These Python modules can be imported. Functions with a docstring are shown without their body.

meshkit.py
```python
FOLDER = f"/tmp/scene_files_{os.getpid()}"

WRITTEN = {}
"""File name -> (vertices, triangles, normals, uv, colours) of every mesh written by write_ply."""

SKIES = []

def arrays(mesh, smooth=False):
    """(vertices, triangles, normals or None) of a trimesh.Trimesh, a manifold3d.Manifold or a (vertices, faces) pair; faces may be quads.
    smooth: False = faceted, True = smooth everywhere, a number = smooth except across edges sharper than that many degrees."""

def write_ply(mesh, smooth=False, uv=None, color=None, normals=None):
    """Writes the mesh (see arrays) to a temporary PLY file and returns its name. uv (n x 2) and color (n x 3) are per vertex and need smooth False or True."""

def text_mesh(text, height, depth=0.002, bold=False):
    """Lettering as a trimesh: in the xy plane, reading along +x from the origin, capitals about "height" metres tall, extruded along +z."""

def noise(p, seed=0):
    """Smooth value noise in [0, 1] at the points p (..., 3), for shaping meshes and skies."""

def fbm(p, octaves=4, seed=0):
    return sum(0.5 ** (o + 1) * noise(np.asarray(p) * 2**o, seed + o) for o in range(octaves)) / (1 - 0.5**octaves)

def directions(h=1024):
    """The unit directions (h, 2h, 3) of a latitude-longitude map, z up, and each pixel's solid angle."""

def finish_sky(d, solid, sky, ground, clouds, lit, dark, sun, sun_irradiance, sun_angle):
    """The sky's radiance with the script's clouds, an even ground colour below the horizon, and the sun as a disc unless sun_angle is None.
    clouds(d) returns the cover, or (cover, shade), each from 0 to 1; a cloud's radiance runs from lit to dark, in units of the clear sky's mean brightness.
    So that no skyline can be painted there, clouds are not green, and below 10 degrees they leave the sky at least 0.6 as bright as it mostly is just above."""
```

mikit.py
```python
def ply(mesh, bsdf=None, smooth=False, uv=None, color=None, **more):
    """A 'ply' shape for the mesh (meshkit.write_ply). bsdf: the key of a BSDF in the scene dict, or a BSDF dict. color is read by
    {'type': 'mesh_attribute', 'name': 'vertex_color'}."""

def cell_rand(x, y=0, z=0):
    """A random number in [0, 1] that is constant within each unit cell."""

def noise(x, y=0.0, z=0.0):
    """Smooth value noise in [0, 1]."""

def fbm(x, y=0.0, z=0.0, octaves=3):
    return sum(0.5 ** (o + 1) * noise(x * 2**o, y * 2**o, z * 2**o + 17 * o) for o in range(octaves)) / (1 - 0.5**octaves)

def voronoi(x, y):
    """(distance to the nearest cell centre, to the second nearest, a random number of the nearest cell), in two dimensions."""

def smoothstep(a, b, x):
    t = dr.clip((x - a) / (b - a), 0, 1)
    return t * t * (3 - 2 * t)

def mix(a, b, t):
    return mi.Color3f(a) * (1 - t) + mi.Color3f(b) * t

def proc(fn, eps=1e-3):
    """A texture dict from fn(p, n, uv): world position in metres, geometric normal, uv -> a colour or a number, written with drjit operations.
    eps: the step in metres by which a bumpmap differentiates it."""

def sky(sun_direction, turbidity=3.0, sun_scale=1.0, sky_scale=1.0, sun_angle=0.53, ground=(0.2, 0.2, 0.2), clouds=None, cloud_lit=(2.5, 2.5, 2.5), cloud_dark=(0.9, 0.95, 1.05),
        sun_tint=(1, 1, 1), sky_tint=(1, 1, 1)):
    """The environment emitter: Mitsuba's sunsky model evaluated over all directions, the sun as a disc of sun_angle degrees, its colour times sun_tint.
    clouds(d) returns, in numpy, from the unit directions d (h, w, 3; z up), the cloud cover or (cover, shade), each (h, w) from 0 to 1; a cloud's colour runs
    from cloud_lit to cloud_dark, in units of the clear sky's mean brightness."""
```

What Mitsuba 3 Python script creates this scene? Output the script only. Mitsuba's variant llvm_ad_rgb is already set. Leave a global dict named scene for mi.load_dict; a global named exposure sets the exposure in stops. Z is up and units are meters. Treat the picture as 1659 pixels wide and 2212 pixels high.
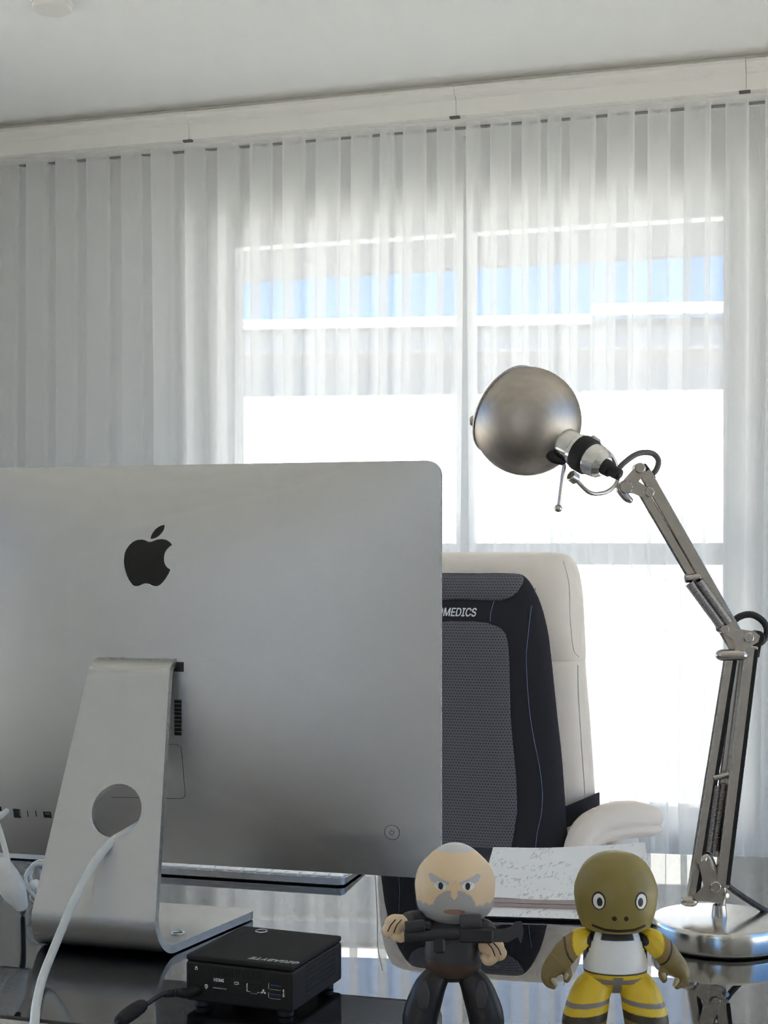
import math, random
import numpy as np, trimesh, mitsuba as mi, drjit as dr
import mikit, meshkit
from mikit import proc, ply, noise, fbm, smoothstep, mix
from shapely.geometry import Polygon, Point, LineString, box as sbox
from shapely import affinity
import shapely
from scipy.spatial import Delaunay
rng = np.random.default_rng(7)
scene, labels = {}, {}
T = mi.ScalarTransform4f

# ------------------------------------------------------------------ camera, sky, sun, exposure
IW, IH, FPX, HORIZON = 1659.0, 2212.0, 3200.0, 1195.0
YAW = math.radians(16.9)                       # the camera looks left of the window wall's normal
EYE = np.array([0.0, 0.0, 1.15])
FWD = np.array([-math.sin(YAW), math.cos(YAW), 0.0])
RGT = np.array([math.cos(YAW), math.sin(YAW), 0.0])
scene['camera'] = {'type': 'perspective', 'fov_axis': 'x', 'fov': math.degrees(2 * math.atan(IW / 2 / FPX)),
                   'principal_point_offset_y': -(HORIZON - IH / 2) / IH, 'near_clip': 0.05, 'far_clip': 200.0,
                   'to_world': T().look_at(origin=EYE.tolist(), target=(EYE + FWD).tolist(), up=[0, 0, 1])}
exposure = 4.22
SUN = np.array([0.22, -0.52, 0.86])
scene['sky'] = mikit.sky(SUN, turbidity=2.6, sun_scale=1.7, sky_scale=0.31, ground=(0.30, 0.30, 0.30), sun_tint=(0.835, 0.97, 1.11), sky_tint=(0.74, 0.94, 1.12))

# ------------------------------------------------------------------ helpers
def W(px, py, d):
    """photo pixel at a forward distance d -> world point"""
    return EYE + d * (FWD + (px - IW / 2) / FPX * RGT + np.array([0, 0, (HORIZON - py) / FPX]))

def C(X, d, z):
    """right, forward, absolute height -> world"""
    return np.array([X * RGT[0] + d * FWD[0], X * RGT[1] + d * FWD[1], z])

DESK = 0.74
def desk_d(py):
    return (EYE[2] - DESK) * FPX / (py - HORIZON)

def on_wall(px, Y):
    """world x of a photo column on the vertical plane y = Y"""
    k = (px - IW / 2) / FPX
    d = Y / (FWD[1] + k * RGT[1])
    return d * (FWD[0] + k * RGT[0]), d

def z_at(py, d):
    return EYE[2] + (HORIZON - py) * d / FPX

class Frame:
    """local x (right), y (away from the camera), z up -> world"""
    def __init__(self, origin, phi):             # phi: heading of local x in degrees, seen against the camera's right
        a = math.radians(phi) + YAW
        self.o = np.array(origin, float)
        self.R = np.array([[math.cos(a), -math.sin(a), 0], [math.sin(a), math.cos(a), 0], [0, 0, 1]])
    def __call__(self, p):
        return np.asarray(p, float) @ self.R.T + self.o
    def mesh(self, m):
        m = m.copy(); m.vertices = self(m.vertices); return m
    def inv(self, p):
        return (np.asarray(p, float) - self.o) @ self.R
    def hit(self, px, py, y=0.0):
        """local (x, z) where the photo ray meets the plane local y = y"""
        a = self.inv(EYE); b = self.inv(W(px, py, 1.0)) - a
        p = a + b * (y - a[1]) / b[1]
        return p[0], p[2]

def add(key, mesh, bsdf, smooth=False, label=None, cat=None, group=None, kind=None, **kw):
    if isinstance(mesh, (list, tuple)) and not isinstance(mesh[0], np.ndarray):
        mesh = trimesh.util.concatenate([m if isinstance(m, trimesh.Trimesh) else trimesh.Trimesh(*m) for m in mesh])
    k, i = key, 0
    while k in scene:
        i += 1; k = f'{key}_{i:03d}'
    scene[k] = ply(mesh, bsdf, smooth=smooth, **kw)
    tag(k, label, cat, group, kind)
    return k

def tag(k, label=None, cat=None, group=None, kind=None):
    e = {a: b for a, b in (('label', label), ('category', cat), ('group', group), ('kind', kind)) if b}
    if e: labels[k] = e

def cbox(sx, sy, sz, c=0.001, at=(0, 0, 0)):
    """box with chamfered edges, centred"""
    c = min(c, 0.45 * min(sx, sy, sz)); pts = []
    for a in (-1, 1):
        for b in (-1, 1):
            for e in (-1, 1):
                h = np.array([sx, sy, sz]) / 2
                for k in range(3):
                    q = h - c; q[k] = h[k]
                    pts.append(q * (a, b, e))
    m = trimesh.convex.convex_hull(np.array(pts)); m.apply_translation(at); return m

def rbox(sx, sy, sz, r, n=2, at=(0, 0, 0)):
    s = trimesh.creation.icosphere(n, r).vertices; pts = []
    for a in (-1, 1):
        for b in (-1, 1):
            for e in (-1, 1):
                pts.append(s + np.array([a * (sx / 2 - r), b * (sy / 2 - r), e * (sz / 2 - r)]))
    m = trimesh.convex.convex_hull(np.vstack(pts)); m.apply_translation(at); return m

def box(x0, x1, y0, y1, z0, z1):
    return trimesh.creation.box((x1 - x0, y1 - y0, z1 - z0), trimesh.transformations.translation_matrix(((x0 + x1) / 2, (y0 + y1) / 2, (z0 + z1) / 2)))

def spline(pts, n=10):
    p = np.asarray(pts, float)
    if len(p) == 2: return p
    p = np.vstack([2 * p[0] - p[1], p, 2 * p[-1] - p[-2]]); out = []
    for i in range(1, len(p) - 2):
        t = np.linspace(0, 1, n, endpoint=False)[:, None]
        a, b, c, d = p[i - 1], p[i], p[i + 1], p[i + 2]
        out.append(0.5 * (2 * b + (c - a) * t + (2 * a - 5 * b + 4 * c - d) * t ** 2 + (3 * b - a - 3 * c + d) * t ** 3))
    return np.vstack(out + [p[-2:-1]])

def tube(pts, rad, n=10, sides=14, round_caps=True, flat=1.0, up=None):
    """smooth tube; rad: number or one radius per given point; flat squeezes the section along its second axis"""
    P = np.asarray(pts, float)
    r = np.broadcast_to(np.asarray(rad, float), (len(P),))
    Q = spline(np.column_stack([P, r]), n)
    c, r = Q[:, :3], np.maximum(Q[:, 3], 1e-5)
    t = np.gradient(c, axis=0); t /= np.linalg.norm(t, axis=1, keepdims=True)
    a = np.array(up, float) if up is not None else (np.array([0, 0, 1.0]) if abs(t[0][2]) < 0.9 else np.array([1.0, 0, 0]))
    rings = []
    if round_caps:
        k = np.linspace(0.08, 1, 5)
        c = np.vstack([c[0] - t[0] * (r[0] * np.sqrt(np.maximum(0, 1 - k ** 2)))[:, None], c[1:-1], c[-1] + t[-1] * (r[-1] * np.sqrt(np.maximum(0, 1 - k[::-1] ** 2)))[:, None]])
        r = np.concatenate([r[0] * k, r[1:-1], r[-1] * k[::-1]])
        t = np.vstack([np.tile(t[0], (5, 1)), t[1:-1], np.tile(t[-1], (5, 1))])
    ang = np.arange(sides) * 2 * np.pi / sides
    for i in range(len(c)):
        a = a - t[i] * (a @ t[i]); a /= np.linalg.norm(a)
        b = np.cross(t[i], a)
        rings.append(c[i] + r[i] * (np.cos(ang)[:, None] * a * flat + np.sin(ang)[:, None] * b))
    v = np.vstack(rings); m = len(c); f = []
    for i in range(m - 1):
        j = np.arange(sides); k = (j + 1) % sides
        f.append(np.column_stack([i * sides + j, i * sides + k, (i + 1) * sides + k]))
        f.append(np.column_stack([i * sides + j, (i + 1) * sides + k, (i + 1) * sides + j]))
    v = np.vstack([v, c[0], c[-1]]); n0, n1 = len(v) - 2, len(v) - 1
    j = np.arange(sides); k = (j + 1) % sides
    f.append(np.column_stack([np.full(sides, n0), k, j]))
    f.append(np.column_stack([np.full(sides, n1), (m - 1) * sides + j, (m - 1) * sides + k]))
    return trimesh.Trimesh(v, np.vstack(f), process=False)

def align(m, p, d, up=None):
    """local z of the mesh along d, origin at p"""
    d = np.asarray(d, float) / np.linalg.norm(d)
    u = np.asarray(up if up is not None else ([0, 0, 1] if abs(d[2]) < 0.95 else [1, 0, 0]), float)
    x = np.cross(u, d); x /= np.linalg.norm(x); y = np.cross(d, x)
    m = m.copy(); m.vertices = m.vertices @ np.stack([x, y, d]) + np.asarray(p); return m

def cyl(p0, p1, r, n=24, c=0.0):
    p0, p1 = np.asarray(p0, float), np.asarray(p1, float); L = np.linalg.norm(p1 - p0)
    c = c or min(r, L) * 0.15
    return align(lathe([(0, 0), (r - c, 0), (r, c), (r, L - c), (r - c, L), (0, L)], n), p0, p1 - p0)

def lathe(profile, n=32):
    m = trimesh.creation.revolve(np.array(profile, float), sections=n)
    return m

def bar(p0, p1, w, t, side, c=0.0006):
    """square bar from p0 to p1; w across along the direction `side`, t the other way"""
    p0, p1 = np.asarray(p0, float), np.asarray(p1, float); d = p1 - p0; L = np.linalg.norm(d); d /= L
    x = side - d * (np.dot(side, d)); x /= np.linalg.norm(x); y = np.cross(d, x)
    m = cbox(w, t, L, c); m.vertices = m.vertices @ np.stack([x, y, d]) + (p0 + p1) / 2; return m

def extrude(poly, h):
    return trimesh.util.concatenate([trimesh.creation.extrude_polygon(g, h, engine='earcut') for g in getattr(poly, 'geoms', [poly])])

def fill(poly, size):
    """triangulated polygon with evenly spread inner points: (points, faces)"""
    V, F, n = [], [], 0
    for g in getattr(poly, 'geoms', [poly]):
        g = g.segmentize(size); x0, y0, x1, y1 = g.bounds
        xs, ys = np.meshgrid(np.arange(x0 + size / 2, x1, size), np.arange(y0 + size / 2, y1, size * .87), indexing='ij')
        xs = xs + (np.arange(xs.shape[1]) % 2) * size / 2
        p = shapely.points(xs.ravel(), ys.ravel()); p = p[shapely.contains(g.buffer(-size * .35), p)]
        P = np.vstack([np.vstack([np.array(r.coords)[:-1] for r in [g.exterior, *g.interiors]]), np.column_stack([shapely.get_x(p), shapely.get_y(p)])])
        P = np.unique(P.round(7), axis=0)
        d = Delaunay(P).simplices; c = P[d].mean(1)
        e1, e2 = P[d[:, 1]] - P[d[:, 0]], P[d[:, 2]] - P[d[:, 0]]; cr = e1[:, 0] * e2[:, 1] - e1[:, 1] * e2[:, 0]
        ok = shapely.contains(g, shapely.points(c[:, 0], c[:, 1])) & (np.abs(cr) > 1e-12)
        d = d[ok]; d[cr[ok] < 0] = d[cr[ok] < 0][:, ::-1]
        V.append(P); F.append(d + n); n += len(P)
    return np.vstack(V), np.vstack(F)

def shell(poly, size):
    """like extrude(poly, 1) but evenly meshed: vertices (x, y, 0 or 1), faces"""
    P, F = fill(poly, size); n = len(P)
    e = np.sort(np.vstack([F[:, [0, 1]], F[:, [1, 2]], F[:, [2, 0]]]), axis=1); raw = np.vstack([F[:, [0, 1]], F[:, [1, 2]], F[:, [2, 0]]])
    _, inv, cnt = np.unique(e, axis=0, return_inverse=True, return_counts=True); b = raw[cnt[inv] == 1]
    V = np.vstack([np.column_stack([P, np.zeros(n)]), np.column_stack([P, np.ones(n)])])
    return V, np.vstack([F[:, ::-1], F + n, np.column_stack([b, b[:, 1] + n]), np.column_stack([b[:, 0], b[:, 1] + n, b[:, 0] + n])])

def grid_faces(nu, nv, wrap=False):
    i, j = np.meshgrid(np.arange(nu - 1), np.arange(nv - 1), indexing='ij')
    a = (i * nv + j).ravel(); b = a + nv
    return np.vstack([np.column_stack([a, b, b + 1]), np.column_stack([a, b + 1, a + 1])])

# ------------------------------------------------------------------ materials
def pr(c, rough=0.5, **kw):
    return {'type': 'twosided', 'bsdf': {'type': 'principled', 'base_color': c if isinstance(c, dict) else {'type': 'rgb', 'value': list(c)}, 'roughness': rough, **kw}}
def diff(c):
    return {'type': 'twosided', 'bsdf': {'type': 'diffuse', 'reflectance': c if isinstance(c, dict) else {'type': 'rgb', 'value': list(c)}}}
def metal(c, alpha):
    return {'type': 'twosided', 'bsdf': {'type': 'roughconductor', 'material': 'none', 'alpha': alpha, 'specular_reflectance': {'type': 'rgb', 'value': list(c)}}}
M = {
 'wall_paint': diff((0.80, 0.80, 0.785)), 'warm_paint': diff((0.58, 0.575, 0.565)), 'ceiling_paint': diff((0.86, 0.865, 0.85)),
 'floor': diff((0.47, 0.465, 0.46)), 'frame_white': pr((0.80, 0.81, 0.83), 0.45), 'track_white': pr((0.70, 0.69, 0.665), 0.45),
 'dark_grey': pr((0.09, 0.09, 0.095), 0.5), 'track_channel': pr((0.26, 0.26, 0.26), 0.5), 'glass': {'type': 'thindielectric', 'int_ior': 1.5},
 'sheer': {'type': 'mask', 'opacity': 0.56, 'bsdf': {'type': 'principledthin', 'base_color': {'type': 'rgb', 'value': [0.90, 0.91, 0.915]}, 'roughness': 1.0, 'diff_trans': 1.6, 'eta': 1.01, 'spec_trans': 0.0}},
 'render_white': diff((0.56, 0.565, 0.57)), 'soffit': diff((0.40, 0.41, 0.45)), 'gutter': pr((0.9, 0.9, 0.9), 0.5), 'roof': diff((0.30, 0.29, 0.30)),
 'paving': diff((0.22, 0.215, 0.205)), 'far_trim': diff((0.66, 0.68, 0.72)),
 'black_glass': {'type': 'blendbsdf', 'weight': 0.09, 'a': {'type': 'plastic', 'diffuse_reflectance': {'type': 'rgb', 'value': [0.004, 0.004, 0.0045]}, 'int_ior': 2.2},
                 'b': {'type': 'conductor', 'material': 'none', 'specular_reflectance': {'type': 'rgb', 'value': [0.80, 0.84, 0.88]}}},
 'desk_edge': pr((0.46, 0.44, 0.41), 0.5), 'steel_grey': metal((0.5, 0.5, 0.5), 0.3),
 'aluminium': metal((0.64, 0.64, 0.635), 0.25), 'aluminium_edge': metal((0.68, 0.68, 0.68), 0.25),
 'logo_black': pr((0.006, 0.006, 0.007), 0.25), 'hole_black': pr((0.01, 0.01, 0.011), 0.6), 'slot_black': pr((0.004, 0.004, 0.004), 0.5),
 'white_plastic': pr((0.74, 0.75, 0.74), 0.35), 'white_rubber': pr((0.66, 0.68, 0.66), 0.5), 'key_white': pr((0.86, 0.87, 0.87), 0.4),
 'black_plastic': pr((0.012, 0.011, 0.012), 0.5, specular=0.35), 'black_matt': pr((0.014, 0.014, 0.014), 0.55, specular=0.3), 'black_rubber': pr((0.012, 0.011, 0.012), 0.4),
 'print_grey': pr((0.42, 0.43, 0.44), 0.4), 'print_white': pr((0.75, 0.76, 0.78), 0.5), 'usb_blue': pr((0.03, 0.10, 0.35), 0.4), 'bright_metal': metal((0.85, 0.85, 0.86), 0.12),
 'chrome': metal((0.50, 0.45, 0.40), 0.22), 'chrome_bright': metal((0.86, 0.84, 0.81), 0.04), 'chrome_arm': metal((0.60, 0.56, 0.52), 0.08), 'spring_steel': metal((0.42, 0.40, 0.40), 0.2),
 'cream_leather': pr((0.83, 0.745, 0.655), 0.42), 'seam': pr((0.56, 0.50, 0.45), 0.7),
 'black_fabric': pr((0.014, 0.013, 0.019), 0.8), 'blue_thread': pr((0.13, 0.17, 0.28), 0.8), 'strap_black': pr((0.016, 0.016, 0.022), 0.7),
 'paper': diff(proc(lambda p, n, uv: mi.Color3f(0.93, 0.935, 0.94) * (1 - 0.30 * smoothstep(0.60, 0.74, fbm(p.x * 520, p.y * 90, 3.0, octaves=2)) * smoothstep(0.42, 0.62, noise(p.x * 30, p.y * 30, 1.0))))),
 'paper_plain': diff((0.76, 0.76, 0.75)), 'paper_edge': diff((0.58, 0.50, 0.47)),
 'painted': {'type': 'twosided', 'bsdf': {'type': 'principled', 'base_color': {'type': 'mesh_attribute', 'name': 'vertex_color'}, 'roughness': 0.38}},
 'toy_black': pr((0.018, 0.017, 0.019), 0.4), 'toy_white': pr((0.8, 0.8, 0.78), 0.35),
 'skin': pr((0.77, 0.565, 0.36), 0.4), 'olive': pr((0.21, 0.16, 0.055), 0.42), 'claw': pr((0.45, 0.38, 0.25), 0.4), 'brown_belt': pr((0.055, 0.028, 0.016), 0.45),
 'grey_hair': pr((0.50, 0.485, 0.47), 0.45), 'toy_charcoal': pr((0.045, 0.042, 0.045), 0.45), 'belt_grey': pr((0.22, 0.19, 0.17), 0.45), 'line_brown': pr((0.03, 0.015, 0.006), 0.5), 'lip': pr((0.36, 0.20, 0.14), 0.45),
}
def mesh_weave(p, n, uv):
    x, z = p.x * 190, p.z * 190
    row = dr.floor(z)
    fx = x + 0.5 * (row - 2 * dr.floor(row / 2))
    dx, dz = fx - dr.floor(fx) - 0.5, z - row - 0.5
    hole = smoothstep(0.44, 0.22, dr.sqrt(dx * dx + dz * dz * 1.3))
    return mix(mi.Color3f(0.13, 0.125, 0.145), mi.Color3f(0.045, 0.043, 0.055), hole)
M['mesh_fabric'] = pr(proc(mesh_weave), 0.8)
scene.update(M)

# ------------------------------------------------------------------ the room
YC = 4.40 * math.cos(YAW)          # curtain plane
YWL = YC + 0.13                    # inner face of the window wall
YG = YWL + 0.10                    # glass
YO = YWL + 0.22                    # outer face
ZC = 2.512                         # ceiling
X0, X1, YB = -2.7, 1.75, -3.0
wx0, _ = on_wall(496, YG); wx1, dR = on_wall(1588, YG); wxm, dm = on_wall(1012, YG)
WZ0, WZ1 = z_at(1770, on_wall(1430, YG)[1]), z_at(455, on_wall(1320, YG)[1])
de = on_wall(1037, YO + .62)[1]
ZE = z_at(577, de)
S = dict(kind='structure')
add('floor', box(X0 - .2, X1 + .2, YB - .2, YO, -0.12, 0), 'floor', **S)
add('ceiling', box(X0 - .2, X1 + .2, YB - .2, YO, ZC, ZC + 0.15), 'ceiling_paint', label='white painted ceiling', **S)
add('wall_window', [box(X0 - .2, wx0, YWL, YO, 0, ZC), box(wx1, X1 + .2, YWL, YO, 0, ZC), box(wx0, wx1, YWL, YO, WZ1, ZC), box(wx0, wx1, YWL, YO, 0, WZ0)], 'wall_paint', **S)
# daylight also enters by a side window in each side wall, outside the frame
def side_wall(name, x0, x1, y0, y1, z0, z1, win):
    add(name, [box(x0, x1, YB - .2, y0, 0, ZC), box(x0, x1, y1, YWL, 0, ZC), box(x0, x1, y0, y1, 0, z0), box(x0, x1, y0, y1, z1, ZC)], 'wall_paint', **S)
    xm = (x0 + x1) / 2; f = .05; ym = (y0 + y1) / 2
    add(win, [box(xm - .03, xm + .03, y0, y1, z0, z0 + f), box(xm - .03, xm + .03, y0, y1, z1 - f, z1)] + [box(xm - .03, xm + .03, y, y + f, z0 + f, z1 - f) for y in (y0, ym - f / 2, y1 - f)], 'frame_white', **S)
    for a, b in ((y0 + f, ym - f / 2), (ym + f / 2, y1 - f)):
        add(win + '__pane', (np.array([[xm, a, z0 + f], [xm, b, z0 + f], [xm, b, z1 - f], [xm, a, z1 - f]]), np.array([[0, 1, 2, 3]])), 'glass')
side_wall('wall_left', X0 - .2, X0, 0.7, 3.2, .2, 2.3, 'window_2')
side_wall('wall_right', X1, X1 + .2, 0.4, 3.2, .2, 2.3, 'window_3')
RX0, RX1, RZ0, RZ1 = -1.1, 0.3, .9, 2.1
add('wall_rear', [box(X0 - .2, RX0, YB - .2, YB, 0, ZC), box(RX1, X1 + .2, YB - .2, YB, 0, ZC), box(RX0, RX1, YB - .2, YB, 0, RZ0), box(RX0, RX1, YB - .2, YB, RZ1, ZC)], 'warm_paint', **S)
add('window_4', [box(RX0, RX1, YB - .13, YB - .07, RZ0, RZ0 + .05), box(RX0, RX1, YB - .13, YB - .07, RZ1 - .05, RZ1)] + [box(x, x + .05, YB - .13, YB - .07, RZ0 + .05, RZ1 - .05) for x in (RX0, (RX0 + RX1) / 2 - .025, RX1 - .05)], 'frame_white', **S)
# window: frame, mullion, transom, panes
fw = 0.045
W1 = 'window_1'
add(W1, [box(wx0, wx1, YG - .03, YG + .03, WZ1 - fw, WZ1), box(wx0, wx1, YG - .03, YG + .03, WZ0, WZ0 + fw),
         box(wx0, wx0 + fw * .7, YG - .03, YG + .03, WZ0 + fw, WZ1 - fw), box(wx1 - fw * .7, wx1, YG - .03, YG + .03, WZ0 + fw, WZ1 - fw)], 'frame_white', label='wide white framed window behind the sheer curtains', **S)
ZT1, ZT0 = z_at(1174, dm), z_at(1219, dm)
add(W1 + '__mullion', box(wxm - .03, wxm + .02, YG - .032, YG + .032, WZ0 + fw, WZ1 - fw), 'frame_white')
add(W1 + '__transom', box(wx0 + fw * .7, wxm - .03, YG - .028, YG + .028, ZT0, ZT1), 'frame_white')
add(W1 + '__transom', box(wxm + .02, wx1 - fw * .7, YG - .028, YG + .028, ZT0, ZT1), 'frame_white')
for a, b in ((wx0 + fw * .7, wxm - .03), (wxm + .02, wx1 - fw * .7)):
    for z0, z1 in ((WZ0 + fw, ZT0), (ZT1, WZ1 - fw)):
        v = np.array([[a, YG, z0], [b, YG, z0], [b, YG, z1], [a, YG, z1]])
        add(W1 + '__pane', (v, np.array([[0, 1, 2, 3]])), 'glass')
add('wall_window__lintel', box(wx0 - .01, wx1 + .01, YO - .03, YO + .001, ZE - .02, WZ1 + .01), 'wall_paint')
# window sill board
add('trim_1', cbox(wx1 - wx0 + .08, .13, .03, .006, ((wx0 + wx1) / 2, YWL + .035, WZ0 - .012)), 'frame_white', **S)

# ------------------------------------------------------------------ curtain track: pelmet lengths under the ceiling, joint clips, dark channel
YT = YC - 0.075                    # front face of the pelmet
joints = [-3.0] + [on_wall(p, YT)[0] for p in (408, 985, 1612)] + [X1]
joints[0] = X0
for i in range(4):
    a, b = joints[i] + .0005, joints[i + 1] - .0005
    prof = Polygon([(0, 2.407), (0, 2.452), (-.006, 2.458), (-.016, 2.461), (-.024, 2.467), (-.027, 2.475), (-.024, 2.484), (-.014, 2.490), (0, 2.492), (.03, 2.494), (.03, 2.407)])
    m = extrude(prof, b - a); v = m.vertices.copy()
    m.vertices = np.column_stack([a + v[:, 2], YT + v[:, 0], v[:, 1]])
    add('curtain_track__pelmet', m, 'track_white', smooth=35)
for x in joints[1:4]:
    add('curtain_track__joint_clip', cbox(.030, .012, .007, .001, (x - .004, YT + .002, 2.4035)), 'dark_grey')
add('curtain_track__channel', box(X0 + .02, X1 - .02, YC + .026, YC + .045, 2.4012, 2.404), 'track_channel')
add('curtain_track__ceiling_batten', box(X0 + .01, X1 - .01, YT + .032, YC + .125, 2.4045, ZC - .0005), 'track_white')
tag('curtain_track', 'long white pelmet and curtain track running under the ceiling above the sheer curtains', 'curtain track')

# ------------------------------------------------------------------ sheer curtains, two panels meeting right of the middle
recess = [54, 118, 182, 253, 322, 390, 461, 534, 605, 677, 752, 862 - 38, 862 + 10, 938, 1049, 1120, 1222, 1303, 1385, 1467, 1551, 1636]
recess = [54, 118, 182, 253, 322, 390, 461, 534, 605, 677, 752, 821, 862, 938, 1049, 1120, 1180, 1222, 1303, 1385, 1467, 1551, 1636]
rx = [on_wall(p, YC)[0] for p in recess]
split, _ = on_wall(999, YC)
def knots(lo, hi):
    k = [x for x in rx if lo + .03 < x < hi - .03]
    while k[0] - .095 > lo + .02: k.insert(0, k[0] - .092 - .012 * rng.random())
    while k[-1] + .095 < hi - .02: k.append(k[-1] + .092 + .012 * rng.random())
    return np.array([lo] + k + [hi])
def curtain(lo, hi, seed):
    k = knots(lo, hi); r = np.random.default_rng(seed)
    n = len(k) - 1; per = 18
    t = np.linspace(0, n, n * per + 1)
    zs = np.concatenate([[2.3975, 2.392, 2.38], np.linspace(2.36, 0.015, 44)])
    i = np.clip(t.astype(int), 0, n - 1); f = t - i
    base = np.interp(t, np.arange(n + 1), k); pitch = (k[i + 1] - k[i])
    ph = r.random((n + 2, 4))
    V = []
    for z in zs:
        h = (2.40 - z) / 2.4
        am = 0.042 * (0.8 + 0.4 * ph[i, 0]) * (1 - 0.25 * h) + 0.012 * h * np.sin(3.1 * z + 6 * ph[i, 1])
        over = (0.28 + 0.24 * ph[i, 2]) * (1 - .15 * h + .22 * h * np.sin(3.3 * z + 6.3 * ph[i, 3]) + .10 * h * np.sin(8.1 * z + 12 * ph[i, 0]))                            # folds bulge sideways
        drift = 0.018 * h * np.sin(1.3 * z + 1.7 * base * 3 + seed) + 0.022 * h * (np.interp(t, np.arange(n + 2), ph[:, 3]) - .5)
        x = base + pitch * over * np.sin(4 * np.pi * f) * -0.5 * -1 * 0.9 + drift
        y = YC + am * np.cos(2 * np.pi * f) + 0.25 * am * np.cos(4 * np.pi * f + 2 * ph[i, 1]) * h
        y = y + 0.003 * np.sin(2 * np.pi * f * 3 + 9 * z * ph[i, 2]) * h
        V.append(np.column_stack([x, y, np.full_like(x, z)]))
    V = np.vstack(V)
    return trimesh.Trimesh(V, grid_faces(len(zs), len(t)), process=False)
add('sheer_curtain', curtain(X0 + .04, split - .006, 3), 'sheer', smooth=True, label='left sheer white pleated curtain, hanging past the blank wall and behind the monitor', cat='curtain')
add('sheer_curtain', curtain(split + .006, X1 - .04, 5), 'sheer', smooth=True, label='right sheer white pleated curtain, behind the desk lamp and the chair', cat='curtain')

# round fitting on the ceiling, upper left corner
sd = W(112, 6, (ZC - EYE[2]) * FPX / (HORIZON - 6)); sd[2] = ZC
m = lathe([(0, -.022), (.04, -.022), (.047, -.018), (.049, -.008), (.052, -.006), (.052, 0), (0, 0)], 48); m.apply_translation(sd)
add('smoke_alarm', m, 'track_white', smooth=35, label='small round white fitting on the ceiling at the upper left', cat='smoke alarm')

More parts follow.
